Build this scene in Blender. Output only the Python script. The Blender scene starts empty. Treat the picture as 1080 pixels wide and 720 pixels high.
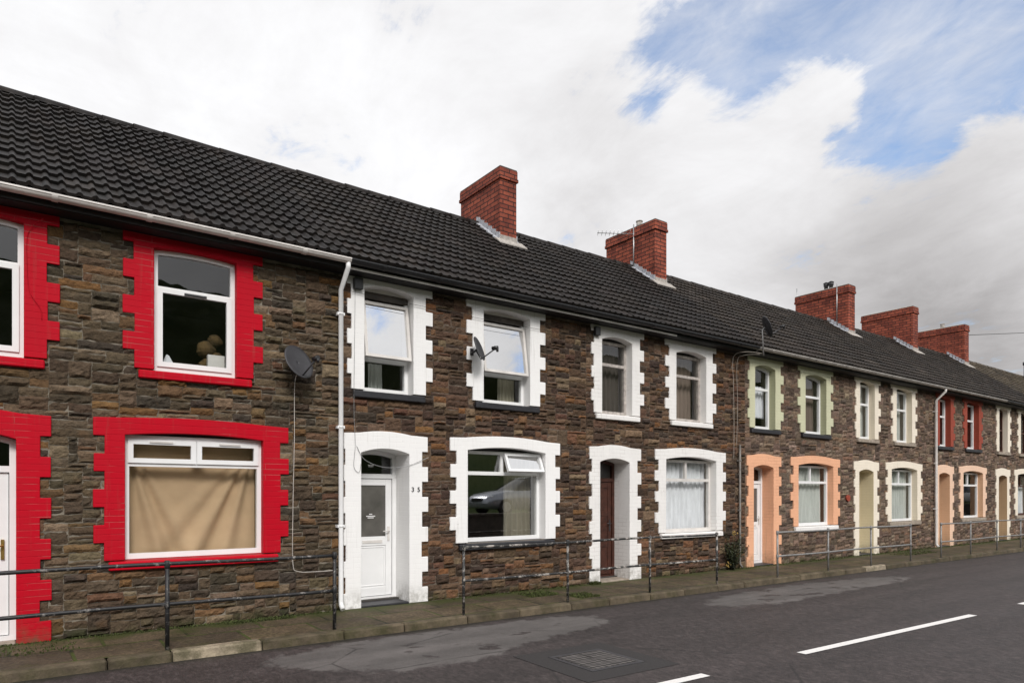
import bpy, bmesh, math, random
from mathutils import Vector, noise as mnoise
R = math.radians
random.seed(7)
scene = bpy.context.scene
COL = scene.collection

# ------------------------------------------------------------------ materials
class NT:
    """short-hand for building node trees"""
    def __init__(s, mat):
        s.t = mat.node_tree; s.n = s.t.nodes; s.l = s.t.links
    def node(s, kind, **kw):
        nd = s.n.new(kind)
        for k, v in kw.items():
            setattr(nd, k, v)
        return nd
    def link(s, a, b): s.l.new(a, b)
    def setin(s, sock, v):
        if hasattr(v, 'is_output') or isinstance(v, bpy.types.NodeSocket): s.l.new(v, sock)
        else: sock.default_value = v
    def math(s, op, a, b=None, c=None, clamp=False):
        nd = s.node('ShaderNodeMath', operation=op); nd.use_clamp = clamp
        s.setin(nd.inputs[0], a)
        if b is not None: s.setin(nd.inputs[1], b)
        if c is not None: s.setin(nd.inputs[2], c)
        return nd.outputs[0]
    def vmath(s, op, a, b=None):
        nd = s.node('ShaderNodeVectorMath', operation=op)
        s.setin(nd.inputs[0], a)
        if b is not None: s.setin(nd.inputs[1], b)
        return nd.outputs['Value'] if op in ('DISTANCE', 'DOT_PRODUCT', 'LENGTH') else nd.outputs[0]
    def noise(s, vec, scale, detail=4, rough=0.55, dist=0.0):
        nd = s.node('ShaderNodeTexNoise')
        if vec is not None: s.link(vec, nd.inputs['Vector'])
        nd.inputs['Scale'].default_value = scale; nd.inputs['Detail'].default_value = detail
        nd.inputs['Roughness'].default_value = rough; nd.inputs['Distortion'].default_value = dist
        return nd.outputs['Fac']
    def ramp(s, fac, stops):
        nd = s.node('ShaderNodeValToRGB'); cr = nd.color_ramp
        while len(cr.elements) < len(stops): cr.elements.new(0.5)
        for e, (p, c) in zip(cr.elements, stops):
            e.position = p
            if not hasattr(c, '__len__'): c = (c, c, c)
            e.color = (*c, 1)
        s.link(fac, nd.inputs[0]); return nd.outputs[0]
    def mix(s, fac, a, b, mode='MIX'):
        nd = s.node('ShaderNodeMix', data_type='RGBA', blend_type=mode)
        s.setin(nd.inputs[0], fac)
        for sock, v in ((nd.inputs[6], a), (nd.inputs[7], b)):
            if isinstance(v, (tuple, list)): v = (*v[:3], 1)
            s.setin(sock, v)
        return nd.outputs[2]
    def scale(s, vec, sc):
        nd = s.node('ShaderNodeMapping'); s.link(vec, nd.inputs['Vector']); nd.inputs['Scale'].default_value = sc
        return nd.outputs[0]
    def bump(s, h, strength=0.5, dist=0.01, normal=None):
        nd = s.node('ShaderNodeBump'); nd.inputs['Strength'].default_value = strength
        nd.inputs['Distance'].default_value = dist; s.link(h, nd.inputs['Height'])
        if normal is not None: s.link(normal, nd.inputs['Normal'])
        return nd.outputs[0]

def new_mat(name):
    m = bpy.data.materials.new(name); m.use_nodes = True
    t = NT(m); b = t.n['Principled BSDF']
    return m, t, b
def position(t):
    return t.node('ShaderNodeNewGeometry').outputs['Position']
def finish(t, b, color=None, rough=None, normal=None, metallic=None, spec=None):
    if color is not None: t.setin(b.inputs['Base Color'], (*color, 1) if isinstance(color, tuple) else color)
    if rough is not None: t.setin(b.inputs['Roughness'], rough)
    if normal is not None: t.link(normal, b.inputs['Normal'])
    if metallic is not None: b.inputs['Metallic'].default_value = metallic
    if spec is not None: b.inputs['Specular IOR Level'].default_value = spec

def mat_simple(name, color, rough=0.5, metallic=0.0, var=0.15, nscale=8.0, bump=0.0, spec=0.5):
    m, t, b = new_mat(name); p = position(t)
    n = t.noise(p, nscale, 5)
    lo = tuple(c*(1-var) for c in color); hi = tuple(min(1, c*(1+var)) for c in color)
    c = t.ramp(n, [(0.3, lo), (0.7, hi)])
    nrm = t.bump(t.noise(p, nscale*6, 3), bump, 0.01) if bump else None
    finish(t, b, c, rough, nrm, metallic, spec); return m

def mat_painted_brick(name, color, mortar_mix=None, dirt=0.25, bw=0.9, groove=0.5):
    """paint over brickwork: courses show as shallow grooves, with a few scuffs and dusty joints"""
    m, t, b = new_mat(name); p = position(t)
    sep = t.node('ShaderNodeSeparateXYZ'); t.link(p, sep.inputs[0])
    cx = t.node('ShaderNodeCombineXYZ'); t.link(t.math('ADD', sep.outputs[0], sep.outputs[1]), cx.inputs[0]); t.link(sep.outputs[2], cx.inputs[1])
    br = t.node('ShaderNodeTexBrick'); wob = t.noise(p, 3.0, 3)
    v = t.vmath('ADD', cx.outputs[0], t.vmath('MULTIPLY', t.node('ShaderNodeTexNoise').outputs['Color'], (0, 0, 0)))
    t.link(v, br.inputs['Vector']); br.inputs['Scale'].default_value = 1.0
    br.inputs['Brick Width'].default_value = bw; br.inputs['Row Height'].default_value = 0.0735
    br.inputs['Mortar Size'].default_value = 0.005; br.inputs['Mortar Smooth'].default_value = 0.6
    br.inputs['Color1'].default_value = (1, 1, 1, 1); br.inputs['Color2'].default_value = (.93, .93, .93, 1); br.inputs['Mortar'].default_value = (0, 0, 0, 1)
    n1 = t.noise(p, 2.5, 6, 0.6); n2 = t.noise(p, 30, 4)
    base = t.mix(t.math('MULTIPLY', t.ramp(n1, [(0.42, 0.0), (0.75, 1.0)]), dirt), color, tuple(c*0.62+0.02 for c in color))
    if mortar_mix:
        f = t.math('MULTIPLY', br.outputs['Fac'], t.ramp(t.noise(p, 1.9, 5), [(0.5, 0.0), (0.62, 0.75)]))
        base = t.mix(f, base, mortar_mix)
    grime = (0.16, 0.13, 0.10)
    st = t.ramp(t.noise(t.scale(p, (16, 16, .8)), 1.6, 5, .6), [(0.56, 0.0), (0.74, .30)])
    base = t.mix(t.math('MULTIPLY', st, t.ramp(t.noise(p, .8, 3), [(.42, 0.0), (.6, 1.0)])), base, grime)
    splash = t.math('MULTIPLY', t.ramp(sep.outputs[2], [(0.02, 1.0), (0.34, 0.0)]), t.ramp(t.noise(p, 7, 6, .7), [(0.40, 0.0), (0.66, .75)]))
    base = t.mix(splash, base, (0.11, 0.095, 0.055))
    chips = t.ramp(t.noise(p, 21, 5, .7), [(0.70, 0.0), (0.72, .85)])
    base = t.mix(chips, base, (0.13, 0.09, 0.07))
    h = t.math('ADD', t.math('MULTIPLY', br.outputs['Fac'], -1.0), t.math('MULTIPLY', n2, 0.35))
    finish(t, b, base, t.ramp(n1, [(0.3, 0.5), (0.7, 0.68)]), t.bump(h, groove, 0.008), spec=.12); return m

def mat_stone(name):
    m, t, b = new_mat(name); p = position(t)
    at = t.node('ShaderNodeAttribute'); at.attribute_name = 'Col'
    ps = t.scale(p, (8, 8, 11))
    n1 = t.noise(ps, 1.6, 7, 0.65); n2 = t.noise(p, 45, 5, 0.6); n3 = t.noise(p, 1.1, 4)
    f = t.ramp(n1, [(0.28, 0.58), (0.5, 1.0), (0.74, 1.4)])
    c = t.mix(1.0, at.outputs['Color'], f, 'MULTIPLY')
    c = t.mix(t.ramp(n2, [(0.45, 0.0), (0.8, 0.35)]), c, (0.02, 0.018, 0.016))
    # iron staining and lichen bloom with shapes of their own
    c = t.mix(t.ramp(t.noise(p, 3.7, 5), [(0.6, 0.0), (0.75, 0.35)]), c, (0.17, 0.085, 0.035))
    c = t.mix(t.ramp(n3, [(0.58, 0.0), (0.75, 0.3)]), c, (0.035, 0.034, 0.03))
    sep = t.node('ShaderNodeSeparateXYZ'); t.link(p, sep.inputs[0])
    low = t.math('MULTIPLY', t.ramp(sep.outputs[2], [(0.02, 1.0), (0.16, 0.0)]), t.ramp(t.noise(p, 5, 4), [(0.4, 0.0), (0.6, 0.7)]))
    c = t.mix(low, c, (0.035, 0.045, 0.012))
    h = t.math('ADD', t.math('MULTIPLY', n1, 1.0), t.math('MULTIPLY', n2, 0.5))
    finish(t, b, c, 0.85, t.bump(h, 1.0, 0.032), spec=0.2); return m

def mat_mortar(name, color):
    m, t, b = new_mat(name); p = position(t)
    n = t.noise(p, 6, 6, 0.6); n2 = t.noise(p, 60, 4)
    c = t.ramp(n, [(0.3, tuple(x*0.35 for x in color)), (0.55, color), (0.75, tuple(x*1.5 for x in color))])
    finish(t, b, c, 0.9, t.bump(n2, 0.7, 0.01), spec=0.2); return m

def mat_rooftile(name, color, moss):
    m, t, b = new_mat(name); p = position(t)
    at = t.node('ShaderNodeAttribute'); at.attribute_name = 'Col'
    n1 = t.noise(p, 1.3, 6, 0.6); n2 = t.noise(p, 38, 4); n3 = t.noise(p, 7, 6, 0.7)
    c = t.mix(1.0, color, at.outputs['Color'], 'MULTIPLY')
    c = t.mix(1.0, c, t.ramp(n1, [(0.3, 0.7), (0.7, 1.35)]), 'MULTIPLY')
    c = t.mix(t.ramp(n3, [(0.60, 0.0), (0.74, 0.6*moss)]), c, (0.050, 0.043, 0.021))
    c = t.mix(t.ramp(t.noise(t.scale(p, (5, 1, 1)), 1.1, 5, .65), [(0.5, 0.0), (0.72, .35)]), c, (0.040, 0.028, 0.021))
    c = t.mix(t.ramp(n2, [(0.55, 0.0), (0.8, 0.2)]), c, (0.045, 0.040, 0.036))
    finish(t, b, c, t.ramp(n1, [(0.3, 0.55), (0.7, 0.72)]), t.bump(n2, 0.3, 0.006), spec=0.22); return m

def mat_chimney_brick():
    m, t, b = new_mat('chimney_brick'); p = position(t)
    sep = t.node('ShaderNodeSeparateXYZ'); t.link(p, sep.inputs[0])
    cx = t.node('ShaderNodeCombineXYZ'); t.link(t.math('ADD', sep.outputs[0], sep.outputs[1]), cx.inputs[0]); t.link(sep.outputs[2], cx.inputs[1])
    br = t.node('ShaderNodeTexBrick'); t.link(cx.outputs[0], br.inputs['Vector']); br.inputs['Scale'].default_value = 1.0
    br.inputs['Brick Width'].default_value = 0.27; br.inputs['Row Height'].default_value = 0.096
    br.inputs['Mortar Size'].default_value = 0.011; br.inputs['Mortar Smooth'].default_value = 0.15
    br.inputs['Color1'].default_value = (0.37, 0.095, 0.055, 1); br.inputs['Color2'].default_value = (0.20, 0.048, 0.032, 1)
    br.inputs['Mortar'].default_value = (0.045, 0.022, 0.02, 1); br.inputs['Bias'].default_value = -0.1
    n = t.noise(p, 2.3, 6, 0.65)
    c = t.mix(1.0, br.outputs['Color'], t.ramp(n, [(0.3, 0.55), (0.65, 1.15)]), 'MULTIPLY')
    c = t.mix(t.ramp(t.noise(p, 6, 6, .7), [(0.54, 0.0), (0.72, 0.6)]), c, (0.05, 0.032, 0.028))
    h = t.math('ADD', t.math('MULTIPLY', br.outputs['Fac'], -1.0), t.math('MULTIPLY', t.noise(p, 50, 3), 0.4))
    finish(t, b, c, 0.85, t.bump(h, 0.7, 0.01), spec=0.25); return m

def mat_glass(name, f0, tint=(0.93, 0.95, 0.94), wave=0.02):
    m, t, b = new_mat(name); t.n.remove(b)
    out = [n for n in t.n if n.type == 'OUTPUT_MATERIAL'][0]
    lw = t.node('ShaderNodeLayerWeight'); lw.inputs['Blend'].default_value = 0.5
    p = position(t)
    nrm = t.bump(t.noise(p, 1.7, 2), wave, 0.05)
    f = t.math('ADD', t.math('MULTIPLY', t.math('POWER', lw.outputs['Facing'], 4.0), 0.75), f0, clamp=True)
    tr = t.node('ShaderNodeBsdfTransparent'); tr.inputs[0].default_value = (*tint, 1)
    gl = t.node('ShaderNodeBsdfGlossy'); gl.inputs['Roughness'].default_value = 0.0; t.link(nrm, gl.inputs['Normal'])
    mx = t.node('ShaderNodeMixShader'); t.link(f, mx.inputs[0]); t.link(tr.outputs[0], mx.inputs[1]); t.link(gl.outputs[0], mx.inputs[2])
    t.link(mx.outputs[0], out.inputs[0]); return m

def mat_cloth(name, color, trans=0.3, alpha=1.0, sc=(9, 9, 1.2)):
    m, t, b = new_mat(name); p = position(t)
    n = t.noise(t.scale(p, sc), 2.0, 4)
    c = t.ramp(n, [(0.3, tuple(x*0.82 for x in color)), (0.7, color)])
    finish(t, b, c, 0.9, t.bump(t.noise(p, 160, 2), 0.2, 0.002), spec=0.1)
    b.inputs['Alpha'].default_value = alpha
    return m

M = {}
M['stone'] = mat_stone('pennant_stone')
M['mortar_grey'] = mat_mortar('mortar_grey', (0.20, 0.175, 0.14))
M['mortar_brown'] = mat_mortar('mortar_brown', (0.15, 0.120, 0.095))
M['red'] = mat_painted_brick('red_painted_brick', (0.47, 0.002, 0.014), (0.42, 0.12, 0.11), 0.25)
M['white'] = mat_painted_brick('white_painted_brick', (0.86, 0.85, 0.84), None, 0.10, .225, .28)
M['white_worn'] = mat_painted_brick('worn_white_painted_brick', (0.82, 0.80, 0.78), (0.55, 0.52, 0.49), 0.2, .225, .4)
M['peach'] = mat_painted_brick('peach_painted_brick', (0.82, 0.44, 0.27), (0.52, 0.25, 0.15), 0.3, .225, .5)
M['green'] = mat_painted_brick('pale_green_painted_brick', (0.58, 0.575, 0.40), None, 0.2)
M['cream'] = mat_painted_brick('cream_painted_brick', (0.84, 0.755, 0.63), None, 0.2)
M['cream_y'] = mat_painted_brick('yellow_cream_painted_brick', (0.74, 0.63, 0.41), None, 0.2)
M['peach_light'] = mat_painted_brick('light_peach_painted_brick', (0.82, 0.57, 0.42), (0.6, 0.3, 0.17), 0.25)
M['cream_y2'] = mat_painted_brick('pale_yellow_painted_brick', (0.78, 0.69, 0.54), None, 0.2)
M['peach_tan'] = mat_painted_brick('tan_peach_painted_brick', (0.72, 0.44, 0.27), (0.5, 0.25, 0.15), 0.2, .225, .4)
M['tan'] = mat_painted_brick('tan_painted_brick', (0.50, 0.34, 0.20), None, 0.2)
M['green_shaded'] = mat_painted_brick('shaded_green_painted_brick', (0.42, 0.42, 0.27), None, 0.2)  # the pale green darkened to paint shade on the upper reveals
M['rust'] = mat_painted_brick('rust_red_painted_brick', (0.31, 0.065, 0.04), None, 0.3)
M['upvc'] = mat_simple('white_upvc', (0.82, 0.82, 0.82), 0.3, var=0.04, nscale=3)
M['upvc_dull'] = mat_simple('dull_white_upvc', (0.66, 0.63, 0.60), 0.4, var=0.12, nscale=5)
M['old_paint'] = mat_simple('weathered_window_paint', (0.42, 0.38, 0.35), 0.6, var=0.35, nscale=14, bump=0.3)
M['wood_dark'] = mat_simple('dark_brown_wood', (0.055, 0.018, 0.011), 0.4, var=0.45, nscale=10, bump=0.2)
M['black_paint'] = mat_simple('black_gloss_paint', (0.016, 0.016, 0.017), 0.4, var=0.3, nscale=20)
M['dark_sill'] = mat_simple('dark_sill_paint', (0.02, 0.02, 0.024), 0.5, var=0.3, nscale=12, bump=0.2)
M['stone_sill'] = mat_simple('weathered_sill_stone', (0.30, 0.25, 0.2), 0.8, var=0.3, nscale=12, bump=0.4)
M['fascia_gap_dark'] = mat_simple('dark_fascia_and_shadow_gap', (0.012, 0.011, 0.012), 0.6, var=0.3)  # fascia and soffit; also the painted shadow gap in flat window heads
M['head_gap_brown'] = mat_simple('brown_head_shadow', (0.09, 0.075, 0.065), 0.7, var=0.5, nscale=6)  # brown that paints the shade above the propped sashes
M['gutter_white'] = mat_simple('white_plastic_gutter', (0.70, 0.66, 0.63), 0.4, var=0.12, nscale=4)
M['old_pipe'] = mat_simple('grimy_grey_pipe', (0.16, 0.145, 0.13), 0.6, var=.4)
M['gutter_black'] = mat_simple('black_plastic_gutter', (0.018, 0.018, 0.02), 0.4, var=0.2)
M['gutter_grey'] = mat_simple('dirty_white_gutter', (0.36, 0.335, 0.31), 0.5, var=0.3, nscale=5)
M['lead'] = mat_simple('lead_flashing', (0.38, 0.39, 0.42), 0.6, var=0.3, nscale=9, bump=0.3)
M['concrete'] = mat_simple('concrete_mortar', (0.36, 0.33, 0.3), 0.9, var=0.3, nscale=14, bump=0.6)
M['chimney'] = mat_chimney_brick(); M['soot_mortar'] = mat_simple('sooty_mortar', (.09, .075, .065), .9, var=.5, nscale=9, bump=.4)
M['galv'] = mat_simple('galvanised_steel', (0.24, 0.235, 0.23), 0.55, 0.4, var=0.25, nscale=18)
M['alu'] = mat_simple('aluminium_tube', (0.45, 0.45, 0.45), 0.4, 0.8, var=0.2)
M['brass'] = mat_simple('brass', (0.50, 0.33, 0.1), 0.35, 0.9)
M['dish'] = mat_simple('dark_grey_dish_paint', (0.035, 0.034, 0.038), 0.5, var=0.2)
M['cable_white'] = mat_simple('white_cable', (0.5, 0.46, 0.42), 0.5)
M['cable_dirty'] = mat_simple('dirty_cable', (0.33, 0.29, 0.25), 0.6)
M['cable_black'] = mat_simple('black_cable', (0.02, 0.02, 0.02), 0.5)
M['interior'] = mat_simple('interior_plaster', (0.30, 0.26, 0.22), 0.9)
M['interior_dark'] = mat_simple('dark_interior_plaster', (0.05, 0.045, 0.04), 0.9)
M['glass'] = mat_glass('window_glass', 0.085)
M['glass_mirror'] = mat_glass('strongly_mirroring_glass', 0.40, wave=0.003)
M['glass_bright'] = mat_glass('coated_window_glass', 0.86, wave=.01)
M['glass_frost'] = mat_simple('obscured_door_glass', (0.11, 0.105, 0.095), 0.12, var=0.3, nscale=3)
M['net'] = mat_cloth('net_curtain', (0.86, 0.86, 0.90), alpha=1.0)
M['net_grey'] = mat_cloth('grey_net_curtain', (0.62, 0.63, 0.60), alpha=1.0)
M['net_dark'] = mat_cloth('dark_net_curtain', (0.13, 0.11, 0.10), alpha=0.85)
M['dust_sheet'] = mat_cloth('beige_dust_sheet', (0.58, 0.40, 0.25), sc=(1, 1, 1.3))
M['cream_curtain'] = mat_cloth('cream_curtain', (0.55, 0.50, 0.40))
M['pink_curtain'] = mat_cloth('faded_curtain', (0.26, 0.20, 0.17))
def peeling_rail():
    m, t, b = new_mat('peeling_black_rail'); p = position(t)
    n = t.noise(p, 9, 7, 0.75)
    f = t.ramp(n, [(0.55, 0.0), (0.62, 1.0)])
    c = t.mix(f, (0.012, 0.012, 0.013), (0.22, 0.205, 0.19))
    finish(t, b, c, 0.5, t.bump(n, 0.4, 0.004)); return m
M['rail_black'] = peeling_rail()
def peeling_rail2():
    m, t, b = new_mat('worn_black_rail'); p = position(t)
    n = t.noise(p, 8, 7, 0.75)
    f = t.ramp(n, [(0.50, 0.0), (0.58, 1.0)])
    c = t.mix(f, (0.02, 0.02, 0.02), (0.36, 0.33, 0.30))
    finish(t, b, c, 0.55, t.bump(n, 0.4, 0.004)); return m
M['rail_worn'] = peeling_rail2()

# ------------------------------------------------------------------ mesh builder
class MB:
    def __init__(s):
        s.v = []; s.f = []; s.mi = []; s.col = []; s.smooth = []
        s.cur = 0; s.c = (1, 1, 1); s.sm = False
    def vert(s, x, y, z):
        s.v.append((x, y, z)); s.col.append(s.c); return len(s.v)-1
    def face(s, *ids):
        s.f.append(ids); s.mi.append(s.cur); s.smooth.append(s.sm)
    def quad(s, a, b, c, d):
        s.face(*[s.vert(*p) for p in (a, b, c, d)])
    def box(s, x0, x1, y0, y1, z0, z1):
        i = [s.vert(x, y, z) for z in (z0, z1) for y in (y0, y1) for x in (x0, x1)]
        for q in ((0, 2, 3, 1), (4, 5, 7, 6), (0, 1, 5, 4), (2, 6, 7, 3), (0, 4, 6, 2), (1, 3, 7, 5)):
            s.face(*[i[k] for k in q])
    def hexa(s, p):   # 8 points: bottom 4 ccw, top 4 ccw
        i = [s.vert(*q) for q in p]
        for q in ((3, 2, 1, 0), (4, 5, 6, 7), (0, 1, 5, 4), (1, 2, 6, 5), (2, 3, 7, 6), (3, 0, 4, 7)):
            s.face(*[i[k] for k in q])
    def tube(s, pts, r, n=8, cap=True):
        old = s.sm; s.sm = True
        pts = [Vector(p) for p in pts]; rings = []
        up = None
        for k, p in enumerate(pts):
            a = pts[max(k-1, 0)]; b = pts[min(k+1, len(pts)-1)]
            d = (b-a).normalized()
            if up is None: up = Vector((0, 0, 1)) if abs(d.z) < 0.9 else Vector((1, 0, 0))
            u = d.cross(up)
            if u.length < 1e-4: u = d.cross(Vector((0, 1, 0)))
            u.normalize(); w = u.cross(d).normalized(); up = w
            rr = r[k] if isinstance(r, (list, tuple)) else r
            rings.append([s.vert(*(p + rr*(math.cos(2*math.pi*j/n)*u + math.sin(2*math.pi*j/n)*w))) for j in range(n)])
        for a, b in zip(rings, rings[1:]):
            for j in range(n): s.face(a[j], a[(j+1) % n], b[(j+1) % n], b[j])
        s.sm = False
        if cap:
            s.face(*rings[0][::-1]); s.face(*rings[-1])
        s.sm = old
    def build(s, name, mats, parent=None, loc=None, bevel=0.0, colors=False):
        me = bpy.data.meshes.new(name)
        me.from_pydata(s.v, [], s.f)
        if not isinstance(mats, (list, tuple)): mats = [mats]
        for m in mats: me.materials.append(m)
        me.polygons.foreach_set('material_index', s.mi)
        me.polygons.foreach_set('use_smooth', s.smooth)
        if colors:
            a = me.color_attributes.new('Col', 'FLOAT_COLOR', 'POINT')
            flat = []
            for c in s.col: flat += [c[0], c[1], c[2], 1.0]
            a.data.foreach_set('color', flat)
        me.update()
        o = bpy.data.objects.new(name, me); COL.objects.link(o)
        if parent is not None: o.parent = parent
        if loc is not None: o.location = loc
        if bevel:
            md = o.modifiers.new('bevel', 'BEVEL'); md.width = bevel; md.segments = 1; md.limit_method = 'ANGLE'; md.angle_limit = R(40)
        return o

def recalc(o):
    bm = bmesh.new(); bm.from_mesh(o.data); bmesh.ops.remove_doubles(bm, verts=bm.verts, dist=1e-5)
    bmesh.ops.recalc_face_normals(bm, faces=bm.faces); bm.to_mesh(o.data); bm.free()

def empty(name, loc, label=None, cat=None, group=None, rz=0.0):
    o = bpy.data.objects.new(name, None); COL.objects.link(o); o.location = loc; o.rotation_euler = (0, 0, rz)
    o.empty_display_size = 0.2
    tag(o, label, cat, group); return o
def tag(o, label=None, cat=None, group=None, kind=None):
    if label: o['label'] = label
    if cat: o['category'] = cat
    if group: o['group'] = group
    if kind: o['kind'] = kind
    return o

# ------------------------------------------------------------------ dimensions shared by the terrace
EAVE_Y, EAVE_Z = -0.30, 4.955
RIDGE_Y, RIDGE_Z = 3.30, 7.60
WALL_TOP = 4.79
SL = (RIDGE_Z-EAVE_Z)/(RIDGE_Y-EAVE_Y)
def roof_z(y): return EAVE_Z + SL*(y-EAVE_Y)

def arc(x, xl, xr, zs, zc):
    xm = 0.5*(xl+xr); hw = 0.5*(xr-xl)
    return zs + (zc-zs)*(1-((x-xm)/hw)**2)

# ------------------------------------------------------------------ stone walling
PAL = {
 'olive': [((.090,.068,.046), 5), ((.060,.047,.034), 4), ((.115,.088,.060), 4), ((.140,.088,.046), 2), ((.185,.145,.100), 2.2), ((.165,.094,.038), .9), ((.125,.072,.046), .7), ((.045,.038,.031), 2)],
 'brown': [((.090,.060,.042), 5), ((.055,.038,.029), 4), ((.125,.082,.055), 4), ((.160,.088,.050), 2.0), ((.185,.135,.092), 1.6), ((.185,.092,.040), .9), ((.120,.066,.047), .9), ((.042,.032,.027), 2)],
 'pink':  [((.150,.110,.086), 5), ((.095,.070,.056), 4), ((.190,.142,.110), 4), ((.190,.124,.086), 1.6), ((.23,.185,.145), 1.6), ((.07,.053,.044), 2)],
}
def pick(pal):
    tot = sum(w for _, w in pal); r = random.uniform(0, tot)
    for c, w in pal:
        r -= w
        if r <= 0: break
    m = pal[0][0]; c = tuple(.84*a+.16*b for a, b in zip(c, m))
    k = random.uniform(0.82, 1.20)
    return tuple(x*k*random.uniform(0.95, 1.05)*w for x, w in zip(c, (1.06, .99, .92)))

def lay_stones(mb, W, openings, surr, pal, lod):
    """random snecked coursing packed on a fine grid"""
    cw, ch = 0.046, 0.049
    nx, nz = int(round(W/cw)), int(WALL_TOP/ch)
    cw = W/nx
    used = [[False]*nx for _ in range(nz)]
    for (xl, xr, z0, z1) in openings:
        for j in range(nz):
            for i in range(nx):
                if (i+1)*cw > xl-0.10 and i*cw < xr+0.10 and (j+1)*ch > z0-0.02 and j*ch < z1+0.04: used[j][i] = True
    for j in range(nz):
        i = 0
        while i < nx:
            if used[j][i]: i += 1; continue
            big = j < 16
            h = random.choices((1, 2, 3, 4), (2.6, 6, 1.2, .25) if not big else (1.2, 6, 1.8, .1))[0]
            w = random.choices(range(2, 11), (.8, 3.5, 5, 5, 4, 3, 1.6, 1, .5))[0]
            if h >= 4: w = random.choice((4, 5, 6))
            h = min(h, nz-j)
            ww = 0
            while ww < w and i+ww < nx and not used[j][i+ww]: ww += 1
            run = ww                                   # do not leave slivers
            while run < ww+2 and i+run < nx and not used[j][i+run]: run += 1
            if run-ww <= 2 and (i+run >= nx or used[j][i+run]): ww = run
            for hh in range(h, 0, -1):
                if all(not used[j+b][i+a] for a in range(ww) for b in range(hh)): break
            for a in range(ww):
                for b in range(hh): used[j+b][i+a] = True
            stone(mb, i*cw, (i+ww)*cw, j*ch, (j+hh)*ch, surr, pal, lod, big)
            i += ww

def stone(mb, x0, x1, z0, z1, surr, pal, lod, big):
    g = random.uniform(0.002, 0.006)
    x0 += g*.5; x1 -= g*.5; z0 += g; z1 -= g
    near = any(x1 > a and x0 < b and z1 > c and z0 < d for (a, b, c, d) in surr)
    p = random.uniform(0.008, 0.024) if near else random.uniform(0.009, 0.046 if not big else 0.052)
    rough = 0.012 if near else (0.026 if big else 0.022)
    mb.c = pick(pal); sx, sz = random.uniform(0, 90), random.uniform(0, 90)
    nx = max(2, int((x1-x0)/(0.032 if lod == 0 else 0.07))); nz = max(2, int((z1-z0)/(0.026 if lod == 0 else 0.05)))
    tilt = random.uniform(-.006, .006)
    grid = []
    for b in range(nz+1):
        row = []
        for a in range(nx+1):
            fx, fz = a/nx, b/nz
            x = x0+(x1-x0)*fx; z = z0+(z1-z0)*fz
            edge = a in (0, nx) or b in (0, nz)
            n = mnoise.noise((x*10+sx, z*14+sz, sx)) + .6*mnoise.noise((x*26+sx, z*30, sz))
            if edge:
                y = -0.3*p + 0.003*n
                x += 0.013*mnoise.noise((z*24, sx, x)); z += 0.014*mnoise.noise((x*14, sz, z))
            else:
                y = -(p + rough*n + tilt*(fz-.5)*2)
                if near: y = max(y, -0.031)
                else: y = max(y, -0.075)
                y = min(y, -0.004)
            row.append(mb.vert(x, y, z))
        grid.append(row)
    for b in range(nz):
        for a in range(nx):
            mb.face(grid[b][a], grid[b][a+1], grid[b+1][a+1], grid[b+1][a])
    ring = [grid[0][a] for a in range(nx+1)] + [grid[b][nx] for b in range(1, nz+1)] + [grid[nz][a] for a in range(nx-1, -1, -1)] + [grid[b][0] for b in range(nz-1, 0, -1)]
    back = [mb.vert(mb.v[k][0], 0.004, mb.v[k][2]) for k in ring]
    for k in range(len(ring)):
        mb.face(ring[k], back[k], back[(k+1) % len(ring)], ring[(k+1) % len(ring)])

def wall_sheet(mb, W, openings, y, top):
    xs = sorted({0, W, *[o[0] for o in openings], *[o[1] for o in openings]})
    zs = sorted({-0.15, top, *[o[2] for o in openings], *[o[3] for o in openings]})
    for a, b in zip(xs, xs[1:]):
        for c, d in zip(zs, zs[1:]):
            mx, mz = (a+b)/2, (c+d)/2
            if any(o[0] < mx < o[1] and o[2] < mz < o[3] for o in openings): continue
            mb.quad((a, y, c), (b, y, c), (b, y, d), (a, y, d))

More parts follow.
